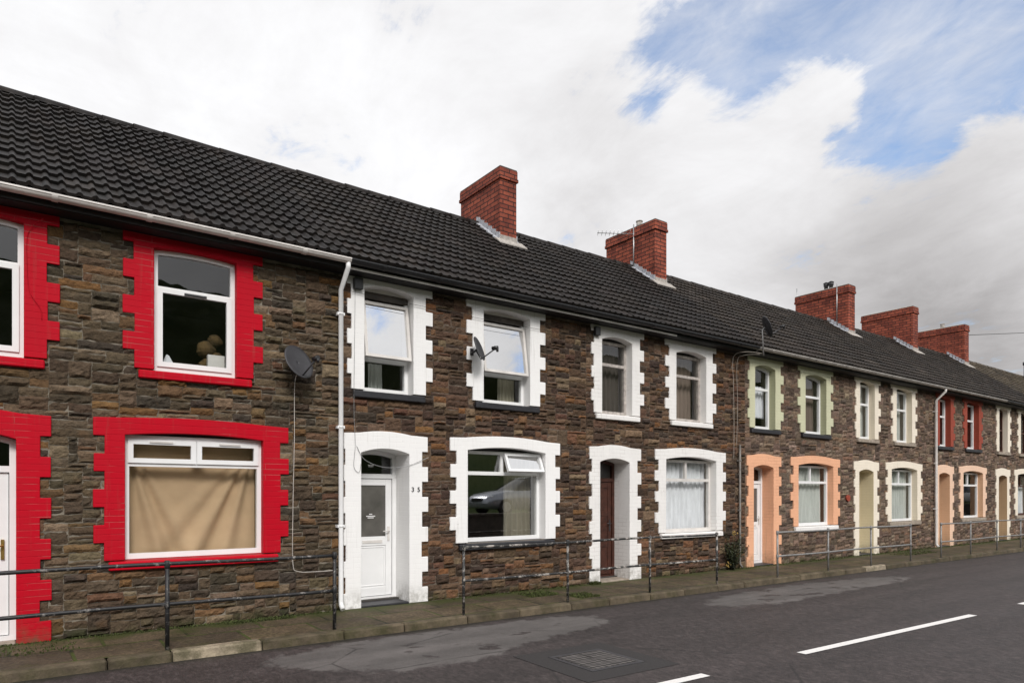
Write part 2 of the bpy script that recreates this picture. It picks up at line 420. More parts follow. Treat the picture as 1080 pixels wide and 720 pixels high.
# ------------------------------------------------------------------ openings
def surround(parent, xl, xr, z0, zs, zc, ztop, depth, mat, ln, lt, rn, rt, blocks, crest=0.0, first=True, rmat=None):
    """painted brick quoins, head and reveals around one opening (ln/lt: widths of left notch and tooth)"""
    hb = (ztop-z0)/blocks; P = -0.036
    clip = min(ztop, WALL_TOP)
    def side(x, n, t, sg):
        pts = []
        for k in range(blocks):                      # k = 0 is the top block
            zt = ztop-k*hb; zb = zt-hb
            w = t if (k % 2 == 0) == first else n
            w += random.uniform(-.006, .006)
            zt = min(zt, clip); 
            if zb >= clip: continue
            pts += [(x+sg*w, zt), (x+sg*w, zb)]
        return pts
    left = side(xl, ln, lt, -1); right = side(xr, rn, rt, 1)
    N = 12
    soffit = [(xl+(xr-xl)*k/N, arc(xl+(xr-xl)*k/N, xl, xr, zs, zc)) for k in range(N+1)]
    top = []
    if crest:
        a, b = xl-0.03, xr+0.03
        top = [(a+(b-a)*k/N, clip+0.012+arc(a+(b-a)*k/N, a, b, 0, crest)) for k in range(N+1)]
    outer = left[::-1] + top + right                 # up the left side, over, down the right
    inner = [(xr, z0)] + soffit[::-1] + [(xl, z0)]
    loop = outer + inner
    pts = []
    for i, p in enumerate(loop):                     # drop doubles
        if not pts or abs(p[0]-pts[-1][0])+abs(p[1]-pts[-1][1]) > 1e-4: pts.append(p)
    mb = MB()
    front = [mb.vert(x, P, z) for x, z in pts]
    mb.face(*front)
    innerset = {(round(x, 5), round(z, 5)) for x, z in inner}
    n = len(pts)
    for i in range(n):
        a, b = pts[i], pts[(i+1) % n]
        isin = (round(a[0], 5), round(a[1], 5)) in innerset and (round(b[0], 5), round(b[1], 5)) in innerset
        d = depth if isin else 0.012
        ia, ib = front[i], front[(i+1) % n]
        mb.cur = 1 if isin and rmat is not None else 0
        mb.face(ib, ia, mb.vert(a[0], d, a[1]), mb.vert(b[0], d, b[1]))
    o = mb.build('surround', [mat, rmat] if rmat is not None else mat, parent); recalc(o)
    md = o.modifiers.new('bevel', 'BEVEL'); md.width = 0.007; md.segments = 2; md.limit_method = 'ANGLE'; md.angle_limit = R(50)
    x_min = min(p[0] for p in pts); x_max = max(p[0] for p in pts)
    return (x_min-.01, x_max+.01, z0-.02, ztop+crest+.03)

def frame_ring(mb, xl, xr, z0, zs, zc, w, y0, y1, bottom=None):
    """outer frame whose head follows the arch"""
    bt = bottom or w
    mb.box(xl, xl+w, y0, y1, z0+bt, zs-0.004); mb.box(xr-w, xr, y0, y1, z0+bt, zs-0.004)
    mb.box(xl, xr, y0-0.003, y1+0.003, z0, z0+bt)
    N = 10
    for k in range(N):
        a = xl+(xr-xl)*k/N; b = xl+(xr-xl)*(k+1)/N
        za, zb = arc(a, xl, xr, zs, zc)-.004, arc(b, xl, xr, zs, zc)-.004
        lo = zs-w
        la = max(lo, za-w) if zc-zs > .02 else lo; lb = max(lo, zb-w) if zc-zs > .02 else lo
        mb.hexa([(a, y0-.002, la), (b, y0-.002, lb), (b, y1+.002, lb), (a, y1+.002, la), (a, y0-.002, za), (b, y0-.002, zb), (b, y1+.002, zb), (a, y1+.002, za)])

def rect_ring(mb, x0, x1, z0, z1, w, y0, y1):
    mb.box(x0, x0+w, y0, y1, z0+w, z1-w); mb.box(x1-w, x1, y0, y1, z0+w, z1-w)
    mb.box(x0, x1, y0, y1, z0, z0+w); mb.box(x0, x1, y0, y1, z1-w, z1)

def pane(parent, x0, x1, z0, z1, y, mat):
    mb = MB(); mb.box(x0, x1, y, y+0.004, z0, z1)
    m2 = MB(); m2.quad((x0, y, z0), (x1, y, z0), (x1, y, z1), (x0, y, z1))
    return m2.build('pane', mat, parent)

def window(house, xl, xr, z0, zs, zc, depth, style, fmat, smat, surr_args, sill_mat, gl=None, trans=None, sill_out=0.05, arched=False):
    gl = gl or M['glass']
    f = MB(); y0, y1 = depth, depth+0.065; w = 0.055
    fs, fc = (zs, zc) if arched else (zs+.012, zs+.012)
    inner = (xl+w, xr-w, z0+0.06)
    frame_ring(f, xl, xr, z0, fs, fc, w, y0, y1, 0.065)
    xm = (xl+xr)/2
    zs0, zs = zs, (zs if arched else fs-w+.03)
    zc0, zc = zc, (zc if arched else fc-w)
    panes = []; sashes = []
    if style == 'red_sash':                # fixed toplight over a big casement
        zt = z0 + 0.555*(zc-z0) + 0.18
        f.box(xl+w, xr-w, y0+.002, y1-.002, zt-.03, zt+.03)
        panes.append((xl+w, xr-w, zt, zc, y0+.03))
        rect_ring(f, xl+w-.012, xr-w+.012, z0+.055, zt+.012, .062, y0-.022, y0+.03)
        panes.append((xl+w+.03, xr-w-.03, z0+.1, zt-.04, y0+.012))
        vent = (xm-.13, xm+.13, zt-.03)
        f2 = MB(); f2.box(vent[0], vent[1], y0-.036, y0-.022, vent[2]-.012, vent[2]+.012)
    elif style == 'two_top':               # two toplights over one pane
        zt = trans
        f.box(xl+w, xr-w, y0+.002, y1-.002, zt-.03, zt+.03)
        f.box(xm-.028, xm+.028, y0+.004, y1-.004, zt+.03, zs+.005)
        panes.append((xl+w, xr-w, z0+.06, zt-.03, y0+.03))
        panes.append((xl+w, xm-.028, zt+.03, zc, y0+.03)); panes.append((xm+.028, xr-w, zt+.03, zc, y0+.03))
    elif style == 'red_low':
        zt = trans
        f.box(xl+w, xr-w, y0+.002, y1-.002, zt-.03, zt+.03)
        f.box(xm-.02, xm+.02, y0+.004, y1-.004, zt+.03, zs+.005)
        panes.append((xl+w, xr-w, z0+.06, zt-.03, y0+.03))
        for a, b in ((xl+w-.015, xm-.006), (xm+.006, xr-w+.015)):
            rect_ring(f, a, b, zt+.012, zs-.03, .058, y0-.02, y0+.03)
            panes.append((a+.03, b-.03, zt+.04, zs-.06, y0+.012))
        vents = [((xl+xm)/2, zs-.057), ((xm+xr)/2, zs-.057)]
    elif style == 'low_open':              # left toplight fixed, right one pushed out
        zt = trans
        f.box(xl+w, xr-w, y0+.002, y1-.002, zt-.03, zt+.03)
        f.box(xm-.03, xm+.03, y0+.004, y1-.004, zt+.03, zs+.005)
        panes.append((xl+w, xr-w, z0+.06, zt-.03, y0+.03)); panes.append((xl+w, xm-.03, zt+.03, zc, y0+.03))
        sashes.append((xm+.01, xr-w+.03, zt+.0, zs-.01, R(24), M['glass_bright']))
    elif style == 'tilt':                  # tall top-hung sash pushed out over a small fixed light
        zt = trans
        f.box(xl+w, xr-w, y0+.002, y1-.002, zt-.032, zt+.032)
        panes.append((xl+w, xr-w, z0+.06, zt-.03, y0+.03))
        sashes.append((xl+w-.03, xr-w+.03, zt+.0, zs-.13, R(8.5), M['glass_bright']))
    else:                                  # 'top1': one toplight over one pane
        zt = trans
        f.box(xl+w, xr-w, y0+.002, y1-.002, zt-.028, zt+.028)
        panes.append((xl+w, xr-w, z0+.06, zt-.028, y0+.03)); panes.append((xl+w, xr-w, zt+.028, zc, y0+.03))
    win = f.build('window', fmat, house)
    if not arched:
        hb = MB()
        if style == 'tilt':
            hb.box(xl, xr, y0-.006, y1+.004, zs0-.09, zs0+.012); hb.build('head_shadow_gap', M['head_gap_brown'], win)  # dark box stands in for the shaded gap above the sash
            hb = MB(); hb.box(xl, xr, y0-.02, y1+.004, zs0+.013, zc0+.02); hb.build('arch_infill', M['upvc_dull'], win)
        else:
            hb.box(xl, xr, y0+.01, y1+.004, fs, zc0+.02); hb.build('head_shadow_gap', M['fascia_gap_dark'], win)  # dark filler painted as the shadow gap under the arch
    if style == 'red_sash': f2.build('trickle_vent', M['gutter_black'], win)
    if style == 'red_low':
        for c, vz in vents:
            f2 = MB(); f2.box(c-.13, c+.13, y0-.034, y0-.02, vz-.011, vz+.011); f2.build('trickle_vent', M['upvc_dull'], win)
    for p in panes: pane(win, p[0], p[1], p[2], p[3], p[4], gl)
    for (a, b, c, d, ang, gm) in sashes:
        s = MB(); rect_ring(s, a, b, -(d-c), 0, .045, -.03, .025)
        so = s.build('opening_sash', M['upvc_dull'] if style == 'tilt' else M['upvc'], win, (0, y0-.03, d)); so.rotation_euler = (-ang, 0, 0)  # duller white on the tilt sash puts its shade into the colour
        po = MB(); po.quad((a+.04, 0, -(d-c)+.04), (b-.04, 0, -(d-c)+.04), (b-.04, 0, -.04), (a+.04, 0, -.04))
        pp = po.build('sash_pane', gm, win, (0, y0-.03, d)); pp.rotation_euler = (-ang, 0, 0)
        st = MB(); zz = -(d-c)*math.cos(ang)
        st.tube([(a+.08, y0-.03+.02-(d-c)*math.sin(ang), d+zz+.03), (a+.10, y0+.05, d+zz+.06)], .006, 6)
        st.build('window_stay', M['alu'], win)
    box = surround(win, xl, xr, z0, zs0, zc0, *surr_args)
    if sill_mat is not None:
        s = MB()
        s.hexa([(xl-.17, -.036-sill_out, z0-.12), (xr+.19, -.036-sill_out, z0-.12), (xr+.19, depth+.03, z0-.12), (xl-.17, depth+.03, z0-.12),
                (xl-.17, -.036-sill_out, z0-.022), (xr+.19, -.036-sill_out, z0-.022), (xr+.19, depth+.03, z0-.001), (xl-.17, depth+.03, z0-.001)])
        s.build('sill', sill_mat, win, bevel=0.012)
    return win, box

def door(house, xl, xr, zs, zc, depth, style, fmat, lmat, surr_args):
    f = MB(); y0, y1 = depth, depth+.07; w = .06; zt = 1.93
    frame_ring(f, xl, xr, .03, zs, zc, w, y0, y1, .05)
    f.box(xl+w, xr-w, y0+.002, y1-.002, zt-.035, zt+.035)
    d = f.build('door', fmat, house)
    pane(d, xl+w, xr-w, zt+.03, zc, y0+.03, M['glass'])
    a, b, c, e = xl+w+.006, xr-w-.006, .088, zt-.042
    leaf = MB(); ly = y0+.018
    hs = b-.055                                     # handle side on the right
    if style == 'half_glass':
        leaf.box(a, a+.10, ly, ly+.045, c, e); leaf.box(b-.10, b, ly, ly+.045, c, e)
        leaf.box(a+.10, b-.10, ly+.001, ly+.044, e-.10, e); leaf.box(a+.10, b-.10, ly+.001, ly+.044, c, c+.13); leaf.box(a+.10, b-.10, ly+.001, ly+.044, .86, 1.0)
        leaf.box(a+.10, b-.10, ly+.014, ly+.035, c+.13, .86)
        rect_ring(leaf, a+.115, b-.115, c+.15, .845, .018, ly+.006, ly+.02)
    elif style == 'panelled':
        leaf.box(a, b, ly+.012, ly+.045, c, e)
        for x0, x1 in ((a, a+.1), (b-.1, b), ((a+b)/2-.04, (a+b)/2+.04)): leaf.box(x0, x1, ly, ly+.011, c, e)
        for z0, z1 in ((c, c+.16), (.62, .74), (1.22, 1.32), (e-.11, e)):
            leaf.box(a+.1, (a+b)/2-.04, ly+.001, ly+.011, z0, z1); leaf.box((a+b)/2+.04, b-.1, ly+.001, ly+.011, z0, z1)
    else:                                            # 'upvc_panel'
        leaf.box(a, b, ly+.010, ly+.045, c, e)
        for z0, z1 in ((c+.14, .80), (1.0, e-.12)):
            rect_ring(leaf, a+.1, b-.1, z0, z1, .022, ly, ly+.012)
            leaf.box(a+.16, b-.16, ly+.002, ly+.012, z0+.06, z1-.06)
    lo = leaf.build('door_leaf', lmat, d, bevel=.004)
    if style in ('half_glass',):
        g = MB(); g.box(a+.10, b-.10, ly+.018, ly+.026, 1.0, e-.10); g.build('door_glass', M['glass_frost'], d)
        st = MB(); xm = (a+b)/2-.02
        for wd, zz in ((.05, 1.345), (.15, 1.315), (.10, 1.29)): st.box(xm-wd/2, xm+wd/2, ly+.0165, ly+.018, zz-.007, zz+.006)
        st.build('sticker', M['upvc'], d)
        st = MB()
        for wd, zz in ((.10, 2.10), (.08, 2.078)): st.box(xm-wd/2, xm+wd/2, y0+.027, y0+.0295, zz-.006, zz+.006)
        st.build('sticker', M['upvc'], d)
        lb = MB(); lb.box(a+.16, b-.16, ly-.008, ly+.001, .90, .945); lb.build('letter_plate', M['upvc_dull'], d)
    h = MB(); h.box(hs-.016, hs+.016, ly-.012, ly+.001, .93, 1.15); h.tube([(hs, ly-.01, 1.08), (hs, ly-.05, 1.08), (hs-.11, ly-.052, 1.08)], .009, 8)
    h.build('handle', M['brass'] if style == 'upvc_panel' else M['upvc_dull'] if style == 'half_glass' else M['dish'], d)
    st = MB(); st.box(xl+.003, xr-.003, -.03, depth+.02, -.02, .028); st.build('doorstep', M['dark_sill'] if style == 'half_glass' else M['stone_sill'], d, bevel=.01)
    box = surround(d, xl, xr, 0.0, zs, zc, *surr_args)
    return d, box

# ------------------------------------------------------------------ roof, gutter, chimney
def tile_roof(house, W, mat, seed, roll=.042, S=12):
    rnd = random.Random(seed)
    mb = MB(); mb.sm = True
    L = math.hypot(RIDGE_Y-EAVE_Y, RIDGE_Z-EAVE_Z); rows = 15; g = L/rows
    d = Vector((0, RIDGE_Y-EAVE_Y, RIDGE_Z-EAVE_Z)).normalized(); nrm = Vector((0, -d.z, d.y))
    tw = W/round(W/0.30); nt = int(round(W/tw))
    prof = [roll*max(0.0, 1.25*math.cos(2*math.pi*2*(k+.5)/S)-.25+.12)**.8 for k in range(S)]
    for r in range(rows):
        base = Vector((0, EAVE_Y, EAVE_Z)) + d*(g*r)
        for k in range(nt):
            v = rnd.uniform(0.66, 1.34)
            if rnd.random() < .05: v *= 1.6
            mb.c = (v, v*rnd.uniform(.96, 1.02), v*rnd.uniform(.92, 1.02))
            dz = rnd.uniform(-.005, .007); sl = rnd.uniform(-.010, .008)
            x0 = k*tw
            rws = [[], [], []]
            for j in range(S+1):
                x = x0 + tw*j/S
                p = prof[j % S]
                for q, (along, off) in enumerate(((sl, -.006), (sl, .040+dz), (g+.01, .004))):
                    pt = base + d*along + nrm*(p*(1 if q else .95)+off)
                    rws[q].append(mb.vert(x, pt.y, pt.z))
            for j in range(S):
                mb.sm = False
                mb.face(rws[0][j], rws[0][j+1], rws[1][j+1], rws[1][j])
            # split the lip from the top surface so the front edge shades crisply
            top = [mb.vert(*mb.v[i]) for i in rws[1]]
            mb.sm = True
            for j in range(S):
                mb.face(top[j], top[j+1], rws[2][j+1], rws[2][j])
    # rear slope, plain
    mb.sm = False; mb.c = (1, 1, 1)
    by = 2*RIDGE_Y-EAVE_Y
    mb.quad((0, RIDGE_Y, RIDGE_Z), (W, RIDGE_Y, RIDGE_Z), (W, by, EAVE_Z), (0, by, EAVE_Z))
    mb.quad((0, EAVE_Y+.02, EAVE_Z-.03), (W, EAVE_Y+.02, EAVE_Z-.03), (W, RIDGE_Y, RIDGE_Z-.04), (0, RIDGE_Y, RIDGE_Z-.04))
    ro = mb.build('roof', mat, house, colors=True)
    rt = MB(); n = int(round(W/.45)); tw = W/n
    for k in range(n):
        rt.c = (lambda q: (q, q, q))(rnd.uniform(.7, 1.25))
        r0, r1 = .115, .108
        ring = []
        dz = rnd.uniform(-.006, .006)
        for x, r in ((k*tw+.004, r0), ((k+1)*tw+.012, r1)):
            ring.append([rt.vert(x, RIDGE_Y+1.1*r*math.cos(a), RIDGE_Z-.045+dz+r*math.sin(a)) for a in [math.pi*j/8 for j in range(9)]])
        rt.sm = True
        for j in range(8): rt.face(ring[0][j], ring[1][j], ring[1][j+1], ring[0][j+1])
        rt.sm = False
        rt.face(*ring[0]); rt.face(*ring[1][::-1])
    rt.build('ridge_tiles', mat, ro, colors=True)
    return ro

def gutter(house, W, mat, x_end=None):
    x1 = x_end or W; mb = MB(); cy, cz, r = -.345, 4.905, .058
    prev = None
    for k in range(13):
        a = math.pi + math.pi*k/12
        pts = [(0, cy+r*math.cos(a), cz+r*math.sin(a)), (x1, cy+r*math.cos(a), cz+r*math.sin(a))]
        ids = [mb.vert(*p) for p in pts]
        if prev: mb.sm = True; mb.face(prev[0], prev[1], ids[1], ids[0])
        prev = ids
    mb.sm = False
    mb.box(0, x1, cy-r-.006, cy-r+.004, cz-.012, cz+.006); mb.box(0, x1, cy+r-.004, cy+r+.004, cz-.01, cz+.01)
    x = .5
    while x < x1:                                    # joint clips
        prev = None
        for k in range(13):
            a = math.pi + math.pi*k/12
            ids = [mb.vert(xx, cy+(r+.008)*math.cos(a), cz+(r+.008)*math.sin(a)) for xx in (x-.03, x+.03)]
            if prev: mb.face(prev[0], prev[1], ids[1], ids[0])
            prev = ids
        x += .92
    o = mb.build('gutter', mat, house)
    return o

def downpipe(house, x, mat, r=.034, y=-.085, neck=True, ztop=4.87, zbot=.06, brackets=(4.2, 2.6, 1.2)):
    mb = MB()
    pts = [(x, -.345, ztop), (x, -.345, ztop-.08), (x, y, ztop-.33), (x, y, zbot+.08)] if neck else [(x, y, ztop), (x, y, zbot+.08)]
    pts += [(x, y-.01, zbot+.03), (x+.0, y-.07, zbot-.03)]
    mb.tube(pts, r, 12)
    for z in brackets:
        mb.box(x-r-.02, x+r+.02, y-.012, y+r+.05, z-.02, z+.02); mb.tube([(x, y, z-.012), (x, y, z+.012)], r+.004, 12)
    return mb.build('downpipe', mat, house)

def chimney(roof, x, yf, yb, ztop, extras):
    hw = .215; mb = MB()
    zf = roof_z(yf)-.25
    c = ztop
    mb.box(x-hw, x+hw, yf, yb, zf, c-.27)
    mb.box(x-hw-.032, x+hw+.032, yf-.032, yb+.032, c-.27, c-.20)
    mb.box(x-hw-.018, x+hw+.018, yf-.018, yb+.018, c-.20, c-.03)
    mb.cur = 1
    mb.box(x-hw-.010, x+hw+.010, yf-.010, yb+.010, c-.03, c)
    ch = mb.build('chimney', [M['chimney'], M['soot_mortar']], roof, bevel=.006)
    # stepped lead flashing on the left and right cheeks, apron in front
    n = 6; ytop = min(RIDGE_Y+.02, yb)
    for s, X in ((-1, x-hw), (1, x+hw)):
        fl = MB()
        for k in range(n):
            ya = yf + (ytop-yf)*k/n; yb2 = yf + (ytop-yf)*(k+1)/n - .022
            za, zb = roof_z(ya)+.0, roof_z(yb2)+.0
            t = roof_z(ya)+.21
            xa, xb = (X-.022, X+.002) if s < 0 else (X-.002, X+.022)
            fl.hexa([(xa, ya, za-.05), (xb, ya, za-.05), (xb, yb2, zb-.05), (xa, yb2, zb-.05), (xa, ya, t), (xb, ya, t), (xb, yb2, t+.05), (xa, yb2, t+.05)])
        # soaker lying on the tiles beside the cheek
        w = .10
        xa, xb = (X-w, X-.013) if s < 0 else (X+.013, X+w)
        fl.hexa([(xa, yf-.02, roof_z(yf-.02)+.035), (xb, yf-.02, roof_z(yf-.02)+.035), (xb, ytop, roof_z(ytop)+.035), (xa, ytop, roof_z(ytop)+.035),
                 (xa, yf-.02, roof_z(yf-.02)+.062), (xb, yf-.02, roof_z(yf-.02)+.075), (xb, ytop, roof_z(ytop)+.075), (xa, ytop, roof_z(ytop)+.062)])
        fl.build('side_flashing', M['lead'], ch)
    ap = MB()
    ya, yb2 = yf-.20, yf-.012
    ap.hexa([(x-hw-.14, ya, roof_z(ya)+.05), (x+hw+.14, ya, roof_z(ya)+.05), (x+hw+.14, yf, roof_z(yf)+.05), (x-hw-.14, yf, roof_z(yf)+.05),
             (x-hw-.14, ya, roof_z(ya)+.072), (x+hw+.14, ya, roof_z(ya)+.072), (x+hw+.14, yf, roof_z(yf)+.085), (x-hw-.14, yf, roof_z(yf)+.085)])
    ap.box(x-hw-.005, x+hw+.005, yf-.014, yf-.001, roof_z(yf)+.02, roof_z(yf)+.16)
    ap.build('front_flashing', M['concrete'], ch)
    ca = MB(); ca.hexa([(x-hw+.02, yf+.02, c), (x+hw-.02, yf+.02, c), (x+hw-.02, yb-.02, c), (x-hw+.02, yb-.02, c),
                        (x-hw+.1, yf+.12, c+.045), (x+hw-.1, yf+.12, c+.045), (x+hw-.1, yb-.12, c+.045), (x-hw+.1, yb-.12, c+.045)])
    ca.build('mortar_cap', M['concrete'], ch)
    for kind, fy in extras:
        y = yf+(yb-yf)*fy
        if kind == 'pot':
            p = MB(); p.tube([(x, y, c+.02), (x, y, c+.2)], [.085, .075], 14); p.tube([(x, y, c+.19), (x, y, c+.215)], .09, 14)
            p.build('chimney_pot', M['concrete'], ch)
        if kind == 'cowl':
            p = MB()
            for dy in (-.09, .09):
                p.tube([(x, y+dy, c+.02), (x, y+dy, c+.16), (x, y+dy, c+.17), (x, y+dy, c+.26)], [.065, .065, .085, .085], 12)
                p.tube([(x, y+dy, c+.27), (x, y+dy, c+.31)], [.1, .03], 12)
            p.build('chimney_cowl', M['dish'], ch)
    return ch

# ------------------------------------------------------------------ one house
def make_house(b, W, cfg):
    h = empty('terraced_house', (b, 0, 0), cfg['label'], 'house', 'houses in the stone terrace')
    pal = PAL[cfg['pal']]; lod = cfg['lod']
    dx = cfg.get('dx', 0.0)
    A = (.35+dx, 1.15+dx); B = (2.44+dx, 3.40+dx); D = (.30+dx, 1.08+dx); L = (2.13+dx, 3.74+dx)
    ops = [(A[0], A[1], 3.17, 4.75), (B[0], B[1], 3.17, 4.75), (D[0], D[1], -.2, 2.33), (L[0], L[1], .87, 2.43)]
    ex = [(o[0]-.01, o[1]+.01, o[2]-.01, o[3]+.01) for o in ops]
    mb = MB(); mb.cur = 0
    mb.c = (.08, .07, .06)
    wall_sheet(mb, W, ex, -0.003, WALL_TOP+.1)
    surr = []
    # fittings
    up, low, dr = cfg['up'], cfg['low'], cfg['door']
    s_up, s_low, s_door = cfg['s_up'], cfg['s_low'], cfg['s_door']
    zc_up = 4.75; ln = .20; lt = .265
    for (xl, xr), key, n, t in ((A, 'A', ln, lt), (B, 'B', .215, .33)):
        st = dict(cfg['up']); st.update(cfg.get('up'+key, {}))
        fb = st.get('first', True)
        win, bx = window(h, xl, xr, 3.17, cfg.get('spring', 4.65), cfg.get('spring', 4.65)+cfg.get('rise', .07), st['depth'], st['style'], st['frame'], None, (4.89, st['depth']+.04, s_up, n, t, .215, .335, 8, 0.0, fb, cfg.get('r_up')), st['sill'], trans=st.get('trans'), sill_out=st.get('sill_out', .04), arched=st.get('arched', False), gl=st.get('gl'))
        surr.append(bx)
        if 'clabel' in st: pass
    win, bx = window(h, L[0], L[1], .87, 2.36, 2.36+cfg.get('low_rise', .065), low['depth'], low['style'], low['frame'], None, (2.55, low['depth']+.04, s_low, .215, .325, .225, .335, 8, cfg.get('low_crest', .05), True, cfg.get('r_low')), low['sill'], trans=low.get('trans'), sill_out=low.get('sill_out', .04), gl=low.get('gl'))
    surr.append(bx)
    dd, bx = door(h, D[0], D[1], 2.255, 2.325, dr.get('depth', .40), dr['style'], dr['frame'], dr['leaf'], (2.53, dr.get('depth', .40)+.04, s_door, cfg.get('dln', ln), lt, .215, .32, 11, .04, True, cfg.get('r_door')))
    surr.append(bx)
    mb.cur = 1
    lay_stones(mb, W, ops, surr, pal, lod)
    mb.build('stone_wall', [M[cfg['mortar']], M['stone']], h, colors=True)
    # inside: inner leaf, party walls, floors, back wall
    ib = MB(); wall_sheet(ib, W, ex, .30, WALL_TOP+.1)
    for o in ex:
        for p, q in (((o[0], o[2]), (o[0], o[3])), ((o[1], o[2]), (o[1], o[3])), ((o[0], o[3]), (o[1], o[3])), ((o[0], o[2]), (o[1], o[2]))):
            ib.quad((p[0], .01, p[1]), (q[0], .01, q[1]), (q[0], .3, q[1]), (p[0], .3, p[1]))
    ib.box(.0, .1, .31, 6.6, -.1, 4.9); ib.box(W-.1, W, .31, 6.6, -.1, 4.9)
    ib.box(1.75, 1.82, .31, 3.9, .06, 4.8)
    ib.box(.1, W-.1, 3.9, 4.0, .06, 4.8)
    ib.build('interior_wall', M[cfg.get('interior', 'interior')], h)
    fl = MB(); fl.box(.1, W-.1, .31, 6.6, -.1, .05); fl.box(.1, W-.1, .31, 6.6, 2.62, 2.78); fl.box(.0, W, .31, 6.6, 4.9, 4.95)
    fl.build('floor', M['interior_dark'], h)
    rw = MB(); rw.box(0, W, 6.6, 6.85, -.15, 4.95); rw.build('rear_wall', M['mortar_brown'], h)
    for X, on in ((0, cfg.get('gable_l')), (W, cfg.get('gable_r'))):
        if on:
            gb = MB(); s = -.02 if X == 0 else .02
            pts = [(.0, -.15), (6.6, -.15), (6.6, 4.9), (RIDGE_Y, RIDGE_Z-.06), (0, 4.9)]
            gb.face(*[gb.vert(X-s, y, z) for y, z in pts]); gb.build('gable_wall', M['mortar_brown'], h)
    ro = tile_roof(h, W, M[cfg['tiles']], int(b*100), .027 if cfg.get('gable_l') else .016, 20 if cfg['lod'] == 0 else 12)
    fb = MB()
    fb.box(0, W, -.27, -.252, 4.80, 4.95)                        # fascia
    fb.build('fascia', M[cfg['fascia']], h)
    sf = MB(); sf.box(0, W, -.25, .0, 4.792, 4.81); sf.build('soffit', M['fascia_gap_dark'], h)
    if cfg.get('trim'):
        tr = MB(); tr.box(0, cfg['trim'], -.278, -.271, 4.795, 4.83); tr.build('fascia_trim', M['gutter_white'], h)
    gutter(h, W, M[cfg['gutter']])
    return h, ro

